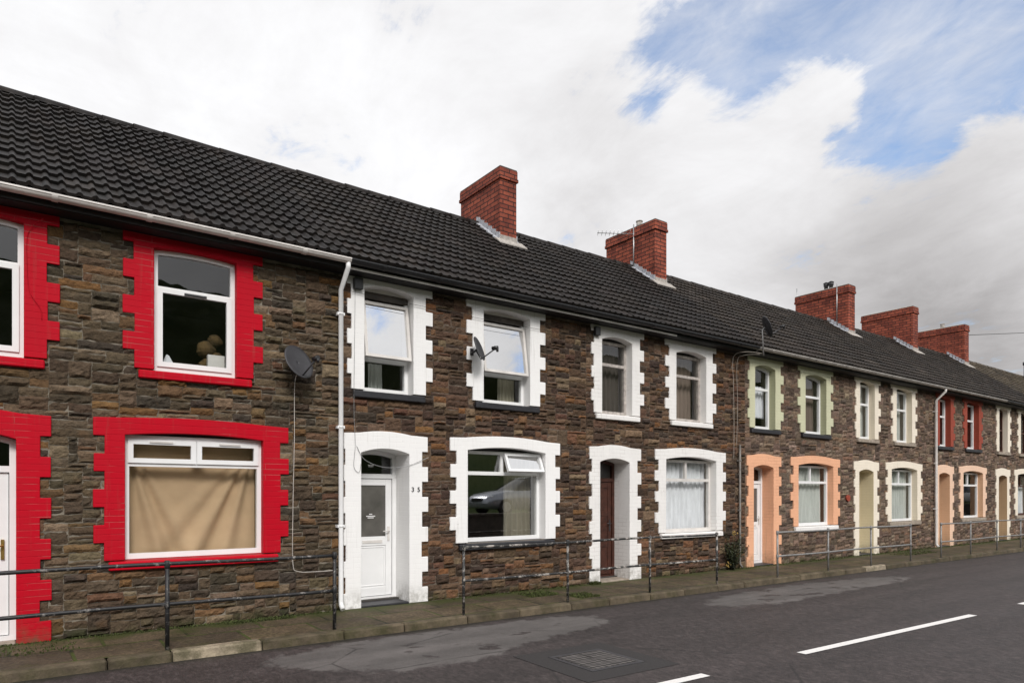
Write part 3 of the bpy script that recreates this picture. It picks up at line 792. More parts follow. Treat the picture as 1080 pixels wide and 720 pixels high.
BND = [-1.03, 3.80, 8.52, 13.35, 18.11, 23.05, 27.90, 32.72, 37.54, 42.36]
for k, (col, moss) in {'tiles_a': ((.0115, .0095, .0092), .5), 'tiles_b': ((.0140, .0112, .0100), .6), 'tiles_c': ((.0240, .0185, .0150), .9), 'tiles_d': ((.066, .052, .036), 1.2)}.items():
    M[k] = mat_rooftile(k, col, moss)
U, WD = M['upvc'], M['old_paint']
CFG = [
 dict(label='stone terraced house with bright red painted window and door surrounds', pal='olive', lod=0, mortar='mortar_grey', s_up=M['red'], s_low=M['red'], s_door=M['red'],
      up=dict(style='red_sash', arched=True, depth=.06, frame=U, sill=M['red'], sill_out=.03), low=dict(style='red_low', depth=.07, frame=U, sill=M['red'], trans=2.02), door=dict(style='upvc_panel', frame=U, leaf=U, depth=.12),
      tiles='tiles_a', fascia='fascia_gap_dark', gutter='gutter_white', gable_l=True, rise=.03, low_rise=.045, low_crest=.03, interior='interior_dark'),
 dict(label='stone terraced house numbered 35 with fresh white surrounds and propped open windows', pal='brown', lod=0, mortar='mortar_brown', s_up=M['white'], s_low=M['white'], s_door=M['white'], dln=.24,
      up=dict(style='tilt', depth=.16, frame=U, sill=M['dark_sill'], trans=3.66), low=dict(style='low_open', depth=.15, frame=U, sill=M['dark_sill'], trans=2.0, gl=M['glass_mirror']), door=dict(style='half_glass', frame=U, leaf=U, depth=.42),
      tiles='tiles_b', fascia='fascia_gap_dark', gutter='gutter_black', trim=4.72, interior='interior'),
 dict(label='stone terraced house with worn white surrounds and a dark brown wooden door', pal='brown', lod=0, mortar='mortar_brown', s_up=M['white_worn'], s_low=M['white_worn'], s_door=M['white_worn'], dx=.03, spring=4.55,
      up=dict(style='top1', depth=.13, frame=WD, sill=M['white_worn'], trans=4.12), low=dict(style='two_top', depth=.13, frame=M['upvc_dull'], sill=M['white_worn'], trans=1.95), door=dict(style='panelled', frame=M['wood_dark'], leaf=M['wood_dark'], depth=.38),
      tiles='tiles_b', fascia='fascia_gap_dark', gutter='gutter_black', trim=2.2, interior='interior'),
 dict(label='stone terraced house with pale green upper surrounds and peach lower surrounds', pal='pink', lod=1, mortar='mortar_brown', s_up=M['green'], r_up=M['green_shaded'], spring=4.555, s_low=M['peach'], s_door=M['peach'],
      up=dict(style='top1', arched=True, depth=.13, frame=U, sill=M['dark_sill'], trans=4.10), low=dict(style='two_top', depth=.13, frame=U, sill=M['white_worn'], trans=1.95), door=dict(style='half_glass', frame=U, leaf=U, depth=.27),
      tiles='tiles_c', fascia='fascia_gap_dark', gutter='gutter_grey', interior='interior_dark'),
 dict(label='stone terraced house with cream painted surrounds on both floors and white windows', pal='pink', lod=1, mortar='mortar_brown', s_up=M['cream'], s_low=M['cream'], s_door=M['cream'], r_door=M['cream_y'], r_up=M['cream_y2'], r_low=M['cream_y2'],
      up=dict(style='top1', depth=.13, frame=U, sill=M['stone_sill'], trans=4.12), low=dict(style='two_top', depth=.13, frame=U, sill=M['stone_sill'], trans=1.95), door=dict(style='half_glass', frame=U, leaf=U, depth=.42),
      tiles='tiles_c', fascia='fascia_gap_dark', gutter='gutter_grey', interior='interior_dark'),
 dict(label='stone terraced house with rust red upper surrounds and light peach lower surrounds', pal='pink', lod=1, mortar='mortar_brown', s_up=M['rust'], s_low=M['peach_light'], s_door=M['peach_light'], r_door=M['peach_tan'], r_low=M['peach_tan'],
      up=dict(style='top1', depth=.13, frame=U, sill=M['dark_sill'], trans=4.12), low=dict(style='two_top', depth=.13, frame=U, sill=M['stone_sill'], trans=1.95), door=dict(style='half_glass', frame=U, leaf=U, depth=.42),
      tiles='tiles_c', fascia='fascia_gap_dark', gutter='gutter_grey', interior='interior_dark'),
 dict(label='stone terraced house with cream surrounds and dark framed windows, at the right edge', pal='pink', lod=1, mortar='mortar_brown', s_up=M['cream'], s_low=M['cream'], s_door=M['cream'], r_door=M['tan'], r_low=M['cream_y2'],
      up=dict(style='top1', depth=.13, frame=M['wood_dark'], sill=M['stone_sill'], trans=3.95), low=dict(style='two_top', depth=.13, frame=M['wood_dark'], sill=M['stone_sill'], trans=1.95), door=dict(style='half_glass', frame=U, leaf=U, depth=.42),
      tiles='tiles_c', fascia='fascia_gap_dark', gutter='gutter_black', interior='interior_dark'),
 dict(label='far terraced house whose mossy brown roof shows just past the last chimney', pal='pink', lod=1, mortar='mortar_brown', s_up=M['cream'], s_low=M['cream'], s_door=M['cream'],
      up=dict(style='top1', depth=.13, frame=U, sill=M['stone_sill'], trans=4.12), low=dict(style='two_top', depth=.13, frame=U, sill=M['stone_sill'], trans=1.95), door=dict(style='half_glass', frame=U, leaf=U, depth=.42),
      tiles='tiles_d', fascia='fascia_gap_dark', gutter='gutter_black', interior='interior_dark'),
 dict(label='farthest terraced house, only its brown tiled roof with a thin vent pipe in sight', pal='pink', lod=1, mortar='mortar_brown', s_up=M['white'], s_low=M['white'], s_door=M['white'],
      up=dict(style='top1', depth=.13, frame=U, sill=M['stone_sill'], trans=4.12), low=dict(style='two_top', depth=.13, frame=U, sill=M['stone_sill'], trans=1.95), door=dict(style='half_glass', frame=U, leaf=U, depth=.42),
      tiles='tiles_d', fascia='fascia_gap_dark', gutter='gutter_black', interior='interior_dark', gable_r=True),
]
HOUSES = []
for i, cfg in enumerate(CFG):
    HOUSES.append(make_house(BND[i], BND[i+1]-BND[i], cfg))
# chimneys stand on party walls; each belongs to the house on its left
def chim(i, yf, yb, zt, extras):
    return chimney(HOUSES[i][1], BND[i+1]-BND[i], yf, yb, zt, extras)
chim(1, 2.42, 3.98, 8.57, [])
c2 = chim(2, 2.46, 4.22, 8.62, [('pot', .42)])
c3 = chim(4, 2.56, 4.5, 8.76, [('cowl', .42)])
chim(5, 2.60, 4.55, 8.82, [])
chim(6, 2.62, 4.5, 8.84, [('pot', .5)])
# downpipes
downpipe(HOUSES[0][0], 4.80, M['upvc'])
downpipe(HOUSES[2][0], 4.55, M['old_pipe'], r=.023, y=-.075, neck=False, ztop=2.75, brackets=(2.4, 1.3))
downpipe(HOUSES[4][0], 4.90, M['gutter_white'], r=.04)
# roof vent pipe on the farthest house
vp = MB(); vx = 41.2-BND[8]
vp.tube([(vx, 3.1, 7.4), (vx, 3.1, 8.15)], .07, 10); vp.tube([(vx, 3.1, 8.15), (vx, 3.1, 8.3)], .11, 10)
vp.build('vent_pipe', M['dish'], HOUSES[8][1])
# small wall fittings
def wall_box(i, x, z, w, hgt, d, mat, name):
    b = MB(); b.box(x-w/2, x+w/2, -.036-d, -.030, z-hgt/2, z+hgt/2); return b.build(name, mat, HOUSES[i][0], bevel=.006)
wall_box(1, .235, 4.68, .13, .16, .07, M['black_paint'], 'cable_box')
wall_box(2, .22, 4.66, .12, .16, .07, M['black_paint'], 'cable_box')
pl = MB(); pl.tube([(4.46, -.06, 1.55), (4.46, .0, 1.55)], .085, 16); pl.build('wall_plate', M['rust'], HOUSES[3][0])
# house number
for ch, x in (('3', 4.935), ('5', 5.035)):
    cu = bpy.data.curves.new('digit', 'FONT'); cu.body = ch; cu.size = .10; cu.extrude = .003; cu.align_x = 'CENTER'; cu.align_y = 'CENTER'; cu.offset = .0008
    tmp = bpy.data.objects.new('tmp_digit', cu); COL.objects.link(tmp)
    bpy.context.view_layer.update()
    me = bpy.data.meshes.new_from_object(tmp.evaluated_get(bpy.context.evaluated_depsgraph_get()))
    bpy.data.objects.remove(tmp)
    me.materials.clear(); me.materials.append(M['black_paint'])
    o = bpy.data.objects.new('house_number', me); COL.objects.link(o); o.parent = HOUSES[1][0]
    o.location = (x-BND[1], -.041, 1.72); o.rotation_euler = (R(90), 0, 0)

# ------------------------------------------------------------------ curtains and things behind the glass
def curtain(x0, x1, z0, z1, y, mat, label, folds=9, amp=.03, style='pleat', seed=1, thick=.004):
    rnd = random.Random(seed); mb = MB(); mb.sm = True
    nx, nz = 110, 22; ph = rnd.uniform(0, 6)
    g = []
    for j in range(nz+1):
        row = []
        for i in range(nx+1):
            fx, fz = i/nx, j/nz
            x = x0+(x1-x0)*fx; z = z0+(z1-z0)*fz
            if style == 'sheet':          # pinned at the top corners, hanging in swags
                th = math.atan2(fx+.01, 1.03-fz); tr = math.atan2(1.01-fx, 1.03-fz)
                rl = math.hypot(fx, 1-fz); rr = math.hypot(1-fx, 1-fz)
                yy = y - .040*min(rl*2, 1)*math.sin(th*30)*math.exp(-((th-.32)/.20)**2) - .044*min(rr*2, 1)*math.sin(tr*27+.6)*math.exp(-((tr-.42)/.28)**2) - .02*math.sin(3*fx+2*fz)
            else:
                yy = y + amp*math.sin(2*math.pi*folds*fx+ph+1.2*math.sin(5*fx+ph)) * (.6+.4*(1-fz)) + .012*mnoise.noise((x*6, z*2, seed))
            row.append(mb.vert(x, yy, z))
        g.append(row)
    for j in range(nz):
        for i in range(nx): mb.face(g[j][i], g[j][i+1], g[j+1][i+1], g[j+1][i])
    o = mb.build('curtain', mat); tag(o, label, 'curtain')
    md = o.modifiers.new('solid', 'SOLIDIFY'); md.thickness = thick
    return o
b0, b1, b2, b3, b4, b5, b6 = BND[:7]
curtain(b0+2.16, b0+3.72, .80, 2.40, .27, M['dust_sheet'], 'beige dust sheet hung across the ground floor window of the red trimmed house', style='sheet', seed=3)
curtain(b1+3.12, b1+3.72, .80, 2.45, .36, M['cream_curtain'], 'cream curtain drawn to one side of the ground floor window at number 35', folds=6, seed=4)
curtain(b1+3.05, b1+3.38, 3.1, 3.66, .42, M['cream_curtain'], 'cream curtain behind the propped open upstairs window beside the small satellite dish', folds=5, seed=14)
curtain(b1+.62, b1+.85, 3.1, 3.66, .46, M['net_grey'], 'grey curtain behind the propped open upstairs window above the number 35 door', folds=3, seed=15)
curtain(b2+2.17, b2+3.76, .80, 2.40, .30, M['net'], 'white net curtain filling the ground floor window beside the brown wooden door', folds=11, seed=5)
curtain(b2+.38, b2+1.18, 3.1, 4.7, .34, M['net_dark'], 'dark net curtain in the upstairs window above the brown wooden door', folds=7, seed=6)
curtain(b2+2.60, b2+3.45, 3.1, 4.7, .38, M['pink_curtain'], 'faded brown curtain in the upstairs window beside the tangle of wall cables', folds=6, seed=7)
curtain(b3+2.15, b3+3.72, .85, 2.42, .30, M['net_grey'], 'greyish net curtain in the ground floor window with the peach surround', folds=9, seed=8)
curtain(b3+.36, b3+1.15, 3.45, 4.2, .30, M['net'], 'short white net curtain in the upstairs green trimmed window above the peach door', folds=6, seed=9)
curtain(b3+2.9, b3+3.40, 3.1, 4.6, .34, M['pink_curtain'], 'brown curtain drawn to one side of the second green trimmed upstairs window', folds=5, seed=19)
curtain(b4+2.15, b4+3.72, .85, 2.42, .30, M['net_grey'], 'greyish net curtain in the ground floor window with the cream surround', folds=10, seed=10)
curtain(b4+.36, b4+1.15, 3.1, 4.7, .32, M['net_grey'], 'grey net curtain in the first upstairs cream trimmed window above the cream doorway', folds=6, seed=11)
curtain(b4+2.45, b4+3.38, 3.1, 4.7, .32, M['net_grey'], 'grey net curtain in the cream trimmed upstairs window next to the white downpipe', folds=7, seed=12)
curtain(b6+2.15, b6+3.72, .85, 2.0, .30, M['net'], 'white half net curtain in the dark framed ground floor window at the right edge', folds=8, seed=13)
# clutter on the sill of the red trimmed upstairs window
bx = MB(); bx.box(b0+3.10, b0+3.31, .20, .27, 3.19, 3.47); tag(bx.build('box', M['upvc_dull'], bevel=.005), 'white box standing inside the red trimmed upstairs window', 'box')
pc = MB(); X = b0+2.52
pc.hexa([(X, .20, 3.19), (X+.24, .20, 3.19), (X+.24, .30, 3.19), (X, .30, 3.19), (X+.10, .22, 3.42), (X+.13, .22, 3.40), (X+.13, .26, 3.40), (X+.10, .26, 3.42)])
tag(pc.build('paper_pile', M['net'], bevel=.01), 'peaked pile of white paper inside the red trimmed upstairs window', 'paper')
ys = MB()
for (bx_, by_, bz_, br_) in ((0, 0, 3.32, .14), (.10, .05, 3.44, .12), (-.02, .06, 3.58, .12), (.08, .02, 3.70, .09)):
    ring = []
    for a in range(9):
        th = math.pi*a/8
        ring.append([ys.vert(b0+3.16+bx_+br_*math.sin(th)*math.cos(q)*(1+.35*mnoise.noise((q*2, th*3, bz_*5))), .42+by_+br_*math.sin(th)*math.sin(q), bz_+br_*math.cos(th)) for q in [2*math.pi*k/14 for k in range(14)]])
    for a, c in zip(ring, ring[1:]):
        for k in range(14): ys.face(a[k], a[(k+1) % 14], c[(k+1) % 14], c[k])
tag(ys.build('clothes_heap', mat_simple('mustard_fabric', (.075, .045, .014), .9, var=.6)), 'heap of mustard coloured cloth inside the red trimmed upstairs window', 'clothes')

# ------------------------------------------------------------------ satellite dishes
def dish(loc, az, el, rad, label, stand):
    t = empty('satellite_dish', loc, label, 'satellite dish', 'satellite dishes on the terrace')
    # axis of the bowl
    ax = Vector((math.sin(az)*math.cos(el), -math.cos(az)*math.cos(el), math.sin(el)))
    sx = ax.cross(Vector((0, 0, 1))).normalized(); sy = sx.cross(ax).normalized()
    c = Vector((0, 0, 0)) + ax*0.0
    mb = MB(); mb.sm = True; rings = []
    for k in range(7):
        r = rad*k/6
        rings.append([mb.vert(*(c + sx*(r*math.cos(a)*.95) + sy*(r*math.sin(a)*1.06) + ax*(.55*r*r))) for a in [2*math.pi*j/28 for j in range(28)]])
    for a, b in zip(rings, rings[1:]):
        for j in range(28): mb.face(a[j], a[(j+1) % 28], b[(j+1) % 28], b[j])
    bowl = mb.build('dish_bowl', M['dish'], t)
    md = bowl.modifiers.new('solid', 'SOLIDIFY'); md.thickness = .008
    ar = MB(); e0 = c - sy*rad*.9 - ax*.02; e1 = c - sy*rad*.55 + ax*(rad*1.45)
    ar.tube([tuple(c-ax*.05), tuple(e0), tuple(e1)], .012, 8)
    ar.build('feed_arm', M['dish'], t)
    ln = MB(); d = (c-e1).normalized()
    ln.tube([tuple(e1-d*.03), tuple(e1+d*.03), tuple(e1+d*.035), tuple(e1+d*.07)], [.034, .034, .028, .028], 12); ln.tube([tuple(e1-d*.02+Vector((0, 0, .0))), tuple(e1-d*.02-Vector((0, 0, .06)))], .02, 8)
    ln.build('receiver_head', M['black_paint'], t)
    mt = MB()
    if stand == 'wall':
        w = Vector((0, -loc[1]-.03, -.02)); mt.tube([tuple(c-ax*.02), tuple(c-ax*.09+Vector((0, .02, -.02))), tuple(w)], .018, 8)
        mt.box(-.03, .03, -loc[1]-.05, -loc[1]-.02, -.07, .04)
    else:
        mt.tube([tuple(c-ax*.03), tuple(c-ax*.09+Vector((0, 0, -.03))), (-.06, 0.03, -.62)], .018, 8)
        mt.tube([(-.06, .03, -.45), (-.02, .30, -.50)], .014, 8)
    mt.build('wall_mount' if stand == 'wall' else 'mast', M['dish'] if stand == 'wall' else M['galv'], t)
    return t
dish((3.10, -.24, 3.41), R(22), R(24), .235, 'dark satellite dish on the wall beside the white downpipe and red window', 'wall')
dish((6.0, -.24, 3.96), R(37), R(20), .19, 'dark satellite dish turned side-on between the two propped open upstairs windows', 'wall')
dish((13.42, -.50, 5.33), R(50), R(22), .235, 'dark satellite dish on a short mast above the gutter by the wall cables', 'mast')

# ------------------------------------------------------------------ cables
def cable(pts, r, mat, label, cat='cable'):
    mb = MB()
    P = [Vector(p) for p in pts]; out = []
    for i in range(len(P)-1):
        a = P[max(i-1, 0)]; b = P[i]; c = P[i+1]; d = P[min(i+2, len(P)-1)]
        for k in range(6):
            t = k/6
            out.append(.5*((2*b)+(c-a)*t+(2*a-5*b+4*c-d)*t*t+(3*b-a-3*c+d)*t**3))
    out.append(P[-1])
    mb.tube(out, r, 6)
    o = mb.build('cable', mat); tag(o, label, cat); return o
cable([(3.16, -.20, 3.30), (3.12, -.07, 3.18), (3.11, -.075, 2.4), (3.09, -.075, 1.4), (3.09, -.075, .72), (3.16, -.075, .60), (3.4, -.07, .58), (3.70, -.06, .58)], .0048, M['cable_white'], 'white cable running down from the dish beside the red window')
cable([(.30, -.10, 4.72), (.16, -.05, 4.55), (.145, -.05, 4.2), (.17, -.05, 3.9), (.27, -.05, 3.72), (.28, -.05, 3.6)], .003, M['red'], 'thin wire looped over the red quoins of the leftmost upstairs window')
cable([(4.00, -.05, 4.6), (3.98, -.05, 3.0), (3.99, -.05, 2.6), (4.0, -.05, 2.35), (3.98, -.05, 2.05), (4.06, -.05, 1.97), (4.09, -.05, 2.1)], .0035, M['alu'], 'thin grey cable down the white quoins left of the number 35 door')
cable([(4.02, -.05, 2.35), (4.15, -.05, 2.15), (4.45, -.05, 2.05), (4.8, -.05, 2.07), (5.05, -.06, 2.16), (5.2, -.06, 2.22)], .004, M['alu'], 'grey cable sagging across the number 35 door opening')
cable([(3.95, -.06, 4.55), (5.3, -.07, 4.52), (6.0, -.07, 4.5), (7.6, -.07, 4.5), (8.6, -.07, 4.52)], .003, M['cable_black'], 'thin dark cable strung across the two propped open upstairs windows')
cable([(13.36, -.45, 4.75), (12.95, -.30, 4.76), (12.80, -.10, 4.66), (12.82, -.085, 4.1), (12.84, -.085, 3.2), (12.83, -.085, 2.4)], .006, M['cable_dirty'], 'pale cable dropping from the mast dish to the ground floor net curtain window')
cable([(13.30, -.42, 4.73), (13.0, -.22, 4.70), (12.95, -.085, 4.55), (12.97, -.085, 3.6), (12.93, -.085, 2.7)], .005, M['cable_dirty'], 'second pale cable, shorter, beside the mast dish cable')
cable([(33.0, 4.6, 8.72), (35.2, 4.6, 9.06), (46, 4.6, 10.73), (70, 4.6, 14.4)], .016, M['cable_black'], 'overhead wire crossing the grey sky past the farthest roofs')

# ------------------------------------------------------------------ TV aerials
def aerial(x, y, z0, h, boom, label, pole=True):
    t = empty('tv_aerial', (x, y, z0), label, 'aerial')
    m = MB(); m.tube([(0, 0, 0), (0, 0, h)], .016, 8)
    m.build('mast', M['alu'], t)
    if boom:
        b = MB(); L = boom
        d = Vector((-.80, .59, .03)).normalized(); s = Vector((0, 0, 1)).cross(d).normalized()
        z = Vector((0, 0, h-.25))
        b.tube([tuple(z), tuple(z+d*L)], .010, 6)
        b.build('boom', M['alu'], t)
        e = MB()
        for k in range(9):
            p = z+d*(L*(.12+.86*k/8)); q = .16-.008*k
            for dz in (-.03, .03): e.tube([tuple(p-s*q+Vector((0, 0, dz))), tuple(p+s*q-Vector((0, 0, dz)))], .005, 5)
        e.build('aerial_elements', M['alu'], t)
    return t
x2 = BND[3]-.235
aerial(x2, 3.18, 7.45, 1.24, .95, 'comb shaped aerial on a pole beside the second chimney')
x3 = BND[5]-.235
aerial(x3, 2.95, 7.4, 1.45, 0, 'bare white pole fixed to the cheek of the third chimney')
aerial(BND[5]-.2, 4.45, 8.2, .85, 0, 'thin whip aerial at the back of the third chimney')

# ------------------------------------------------------------------ ground, road, pavement
def kerb_y(x):
    pts = [(-20, -1.38), (0, -1.40), (7, -1.50), (13, -1.56), (20, -1.63), (30, -1.72), (120, -2.4)]
    for (a, ya), (b, yb) in zip(pts, pts[1:]):
        if x <= b: return ya+(yb-ya)*(x-a)/(b-a)
    return pts[-1][1]
RZ = -.105

def mat_asphalt():
    m, t, b = new_mat('asphalt'); p = position(t)
    n1 = t.noise(p, .55, 6, 0.6); n2 = t.noise(p, 130, 3, .7); n3 = t.noise(p, 3.0, 6, .65); n4 = t.noise(p, 38, 4, .7)
    c = t.ramp(n1, [(0.3, (.030, .0235, .023)), (0.7, (.043, .034, .0335))])
    # dry worn patches near the kerb: capsule shapes broken up by noise
    dist = None
    sep = t.node('ShaderNodeSeparateXYZ'); t.link(p, sep.inputs[0])
    acc = None
    for (cx, cy, rx, ry, w) in ((3.2, -2.15, 1.15, .52, 1), (4.6, -2.3, 1.5, .62, 1), (5.9, -2.2, .9, .45, 1), (3.6, -2.9, .9, .5, .8),
                                (10.2, -2.5, 1.5, .50, 1), (11.8, -2.35, 1.6, .52, 1), (13.3, -2.45, 1.5, .40, 1), (14.3, -2.55, 1.0, .28, 1), (.2, -2.7, .8, .3, .6)):
        dx = t.math('MULTIPLY', t.math('SUBTRACT', sep.outputs[0], cx), 1/rx); dy = t.math('MULTIPLY', t.math('SUBTRACT', sep.outputs[1], cy), 1/ry)
        r = t.math('ADD', t.math('MULTIPLY', dx, dx), t.math('MULTIPLY', dy, dy))
        g = t.math('MULTIPLY', t.math('EXPONENT', t.math('MULTIPLY', r, -1.0)), w)
        acc = g if acc is None else t.math('ADD', acc, g)
    m1 = t.math('ADD', acc, t.math('MULTIPLY', t.math('SUBTRACT', n3, .5), 1.25))
    f = t.ramp(t.math('ADD', m1, t.math('MULTIPLY', t.math('SUBTRACT', n4, .5), .5)), [(0.46, 0.0), (0.62, .95)])
    spots = t.ramp(t.noise(t.scale(p, (1.0, 1.6, 1)), 1.7, 4, .5, .4), [(0.60, 1.0), (0.64, 0.0)])
    f = t.math('MULTIPLY', f, spots)
    n5 = t.noise(t.scale(p, (1, .45, 1)), 26, 5, .85); n6 = t.noise(t.scale(p, (1, .6, 1)), 11, 6, .8)
    c = t.mix(1.0, c, t.ramp(n5, [(0.36, .50), (0.5, .95), (0.64, 1.8)]), 'MULTIPLY')
    c = t.mix(1.0, c, t.ramp(n6, [(0.35, .66), (0.5, 1.0), (0.66, 1.5)]), 'MULTIPLY')
    dirt_ = t.ramp(n3, [(0.3, .8), (0.7, 1.15)])
    c = t.mix(f, c, t.mix(1.0, t.mix(n5, (.088, .080, .077), (.125, .115, .110)), dirt_, 'MULTIPLY'))
    # longitudinal wear and a filled trench seam along the road
    tr = t.noise(t.scale(p, (.12, 1.5, 1)), 1.6, 4, .6)
    c = t.mix(1.0, c, t.ramp(tr, [(0.35, .82), (0.65, 1.22)]), 'MULTIPLY')
    sy = t.math('ABSOLUTE', t.math('ADD', t.math('ADD', sep.outputs[1], 3.05), t.math('MULTIPLY', t.math('SUBTRACT', t.noise(p, 1.2, 3), .5), .12)))
    c = t.mix(t.math('MULTIPLY', t.ramp(sy, [(0.010, .7), (0.022, 0.0)]), t.ramp(t.noise(p, 2.0, 3), [(.4, .2), (.6, 1.0)])), c, (.010, .009, .009))
    c = t.mix(t.ramp(n2, [(0.5, 0.0), (0.75, 0.5)]), c, (.12, .108, .104))
    c = t.mix(t.ramp(n2, [(0.28, .6), (0.42, 0.0)]), c, (.012, .011, .011))
    # damp grit and moss gathered along the kerb foot
    ky = t.math('ADD', t.math('ADD', sep.outputs[1], 1.40), t.math('MULTIPLY', sep.outputs[0], .0115))
    gm = t.math('ADD', ky, t.math('MULTIPLY', t.math('SUBTRACT', n3, .5), .5))
    c = t.mix(t.ramp(t.math('MULTIPLY', gm, -1.0), [(0.03, .85), (0.20, 0.0)]), c, (.020, .018, .012))
    # hairline cracks
    vo = t.node('ShaderNodeTexVoronoi', feature='DISTANCE_TO_EDGE'); vo.inputs['Scale'].default_value = .55
    t.link(t.vmath('ADD', p, t.vmath('MULTIPLY', t.node('ShaderNodeTexNoise').outputs['Color'], (0, 0, 0))), vo.inputs['Vector'])
    cr = t.math('MULTIPLY', t.ramp(vo.outputs['Distance'], [(0.0, 1.0), (0.012, 0.0)]), t.ramp(t.noise(p, .9, 3), [(0.52, 0.0), (0.6, .8)]))
    c = t.mix(cr, c, (.014, .013, .013))
    h = t.math('ADD', t.math('MULTIPLY', n5, 1.2), n4)
    finish(t, b, c, t.ramp(n1, [(0.3, .55), (0.7, .75)]), t.bump(h, .8, .010), spec=.35); return m
def mat_pavement():
    m, t, b = new_mat('pavement_slabs'); p = position(t)
    br = t.node('ShaderNodeTexBrick'); br.inputs['Scale'].default_value = 1.0; br.offset = 0.37
    nz = t.node('ShaderNodeTexNoise'); nz.inputs['Scale'].default_value = 3.0; t.link(p, nz.inputs['Vector'])
    t.link(t.vmath('ADD', t.scale(p, (1, 1, 0)), t.vmath('MULTIPLY', nz.outputs['Color'], (.03, .03, 0))), br.inputs['Vector'])
    br.inputs['Brick Width'].default_value = .85; br.inputs['Row Height'].default_value = .62; br.inputs['Mortar Size'].default_value = .020; br.inputs['Mortar Smooth'].default_value = .3
    br.inputs['Color1'].default_value = (.098, .071, .043, 1); br.inputs['Color2'].default_value = (.060, .045, .029, 1); br.inputs['Mortar'].default_value = (.022, .022, .012, 1)
    n = t.noise(p, 2.2, 6, .65); n2 = t.noise(p, 50, 4)
    c = t.mix(1.0, br.outputs['Color'], t.ramp(n, [(0.3, .6), (0.7, 1.35)]), 'MULTIPLY')
    c = t.mix(t.ramp(t.noise(p, 1.6, 7, .7), [(0.50, 0.0), (0.68, .7)]), c, (.052, .050, .014))
    c = t.mix(t.ramp(t.noise(p, 4.5, 5, .7), [(0.56, 0.0), (0.7, .6)]), c, (.03, .024, .017))
    n3 = t.noise(p, 26, 6, .75)
    c = t.mix(1.0, c, t.ramp(n3, [(0.34, .5), (0.5, 1.0), (0.68, 1.7)]), 'MULTIPLY')
    sp_ = t.node('ShaderNodeSeparateXYZ'); t.link(p, sp_.inputs[0])
    wm = t.math('ADD', t.math('ABSOLUTE', sp_.outputs[1]), t.math('MULTIPLY', t.math('SUBTRACT', n, .5), 1.4))
    c = t.mix(t.ramp(wm, [(0.08, .85), (0.42, 0.0)]), c, (.048, .056, .013))
    jm = t.math('MULTIPLY', br.outputs['Fac'], t.ramp(t.noise(p, 2.2, 4), [(0.42, 0.0), (0.55, .9)]))
    c = t.mix(jm, c, (.055, .07, .014))
    h = t.math('ADD', t.math('MULTIPLY', br.outputs['Fac'], -1.5), t.math('ADD', n2, n3))
    finish(t, b, c, .8, t.bump(h, .6, .012), spec=.3); return m
def mat_kerb():
    m, t, b = new_mat('kerb_stone'); p = position(t)
    at = t.node('ShaderNodeAttribute'); at.attribute_name = 'Col'
    n = t.noise(p, 4, 6, .65); n2 = t.noise(p, 55, 4)
    c = t.mix(1.0, at.outputs['Color'], t.ramp(n, [(0.3, .5), (0.7, 1.4)]), 'MULTIPLY')
    c = t.mix(t.ramp(t.noise(p, 2.6, 6, .7), [(0.46, 0.0), (0.64, .7)]), c, (.036, .036, .011))
    c = t.mix(t.ramp(n2, [(0.5, 0.0), (0.8, .3)]), c, (.02, .018, .014))
    finish(t, b, c, .85, t.bump(t.math('ADD', n, n2), .7, .012), spec=.3); return m
M['asphalt'] = mat_asphalt(); M['pavement'] = mat_pavement(); M['kerb'] = mat_kerb()
def mat_grass(name, a, bb):
    m, t, b = new_mat(name); p = position(t)
    n = t.noise(p, .25, 8, .7); n2 = t.noise(p, 9, 5, .7)
    c = t.mix(n2, t.ramp(n, [(0.35, a), (0.65, bb)]), (a[0]*.5, a[1]*.5, a[2]*.5))
    finish(t, b, c, .95, t.bump(n2, .8, .15), spec=.1); return m
M['turf'] = mat_grass('rough_grass', (.03, .05, .012), (.07, .085, .022))

g = MB(); g.quad((-400, -400, -.16), (600, -400, -.16), (600, 400, -.16), (-400, 400, -.16)); tag(g.build('ground', M['turf']), kind='structure')
rd = MB()
xs = [-30+3*k for k in range(51)]
for a, b in zip(xs, xs[1:]):
    rd.quad((a, -8.9, RZ), (b, -8.9, RZ), (b, kerb_y(b)-.0, RZ), (a, kerb_y(a)-.0, RZ))
tag(rd.build('road', M['asphalt']), kind='structure')
pv = MB(); nx = 300
xs = [-20+.25*k for k in range(4*140)]
ys = (0, .25, .5, .75, 1)
def pav_z(x, f): return -.012 + .012*(1-f) + .010*mnoise.noise((x*.9, f*2, 3)) + .004*mnoise.noise((x*4, f*6, 1))
pv.sm = True
prev = None
for x in xs:
    ky = kerb_y(x)+.135
    row = [pv.vert(x, .03+(ky-.03)*f, pav_z(x, f)) for f in ys]
    if prev:
        for k in range(4): pv.face(prev[k], prev[k+1], row[k+1], row[k])
    prev = row
tag(pv.build('pavement', M['pavement']), kind='structure')
kb = MB(); x = -18.0; rk = random.Random(5)
pale = [(1.38, 2.28)]
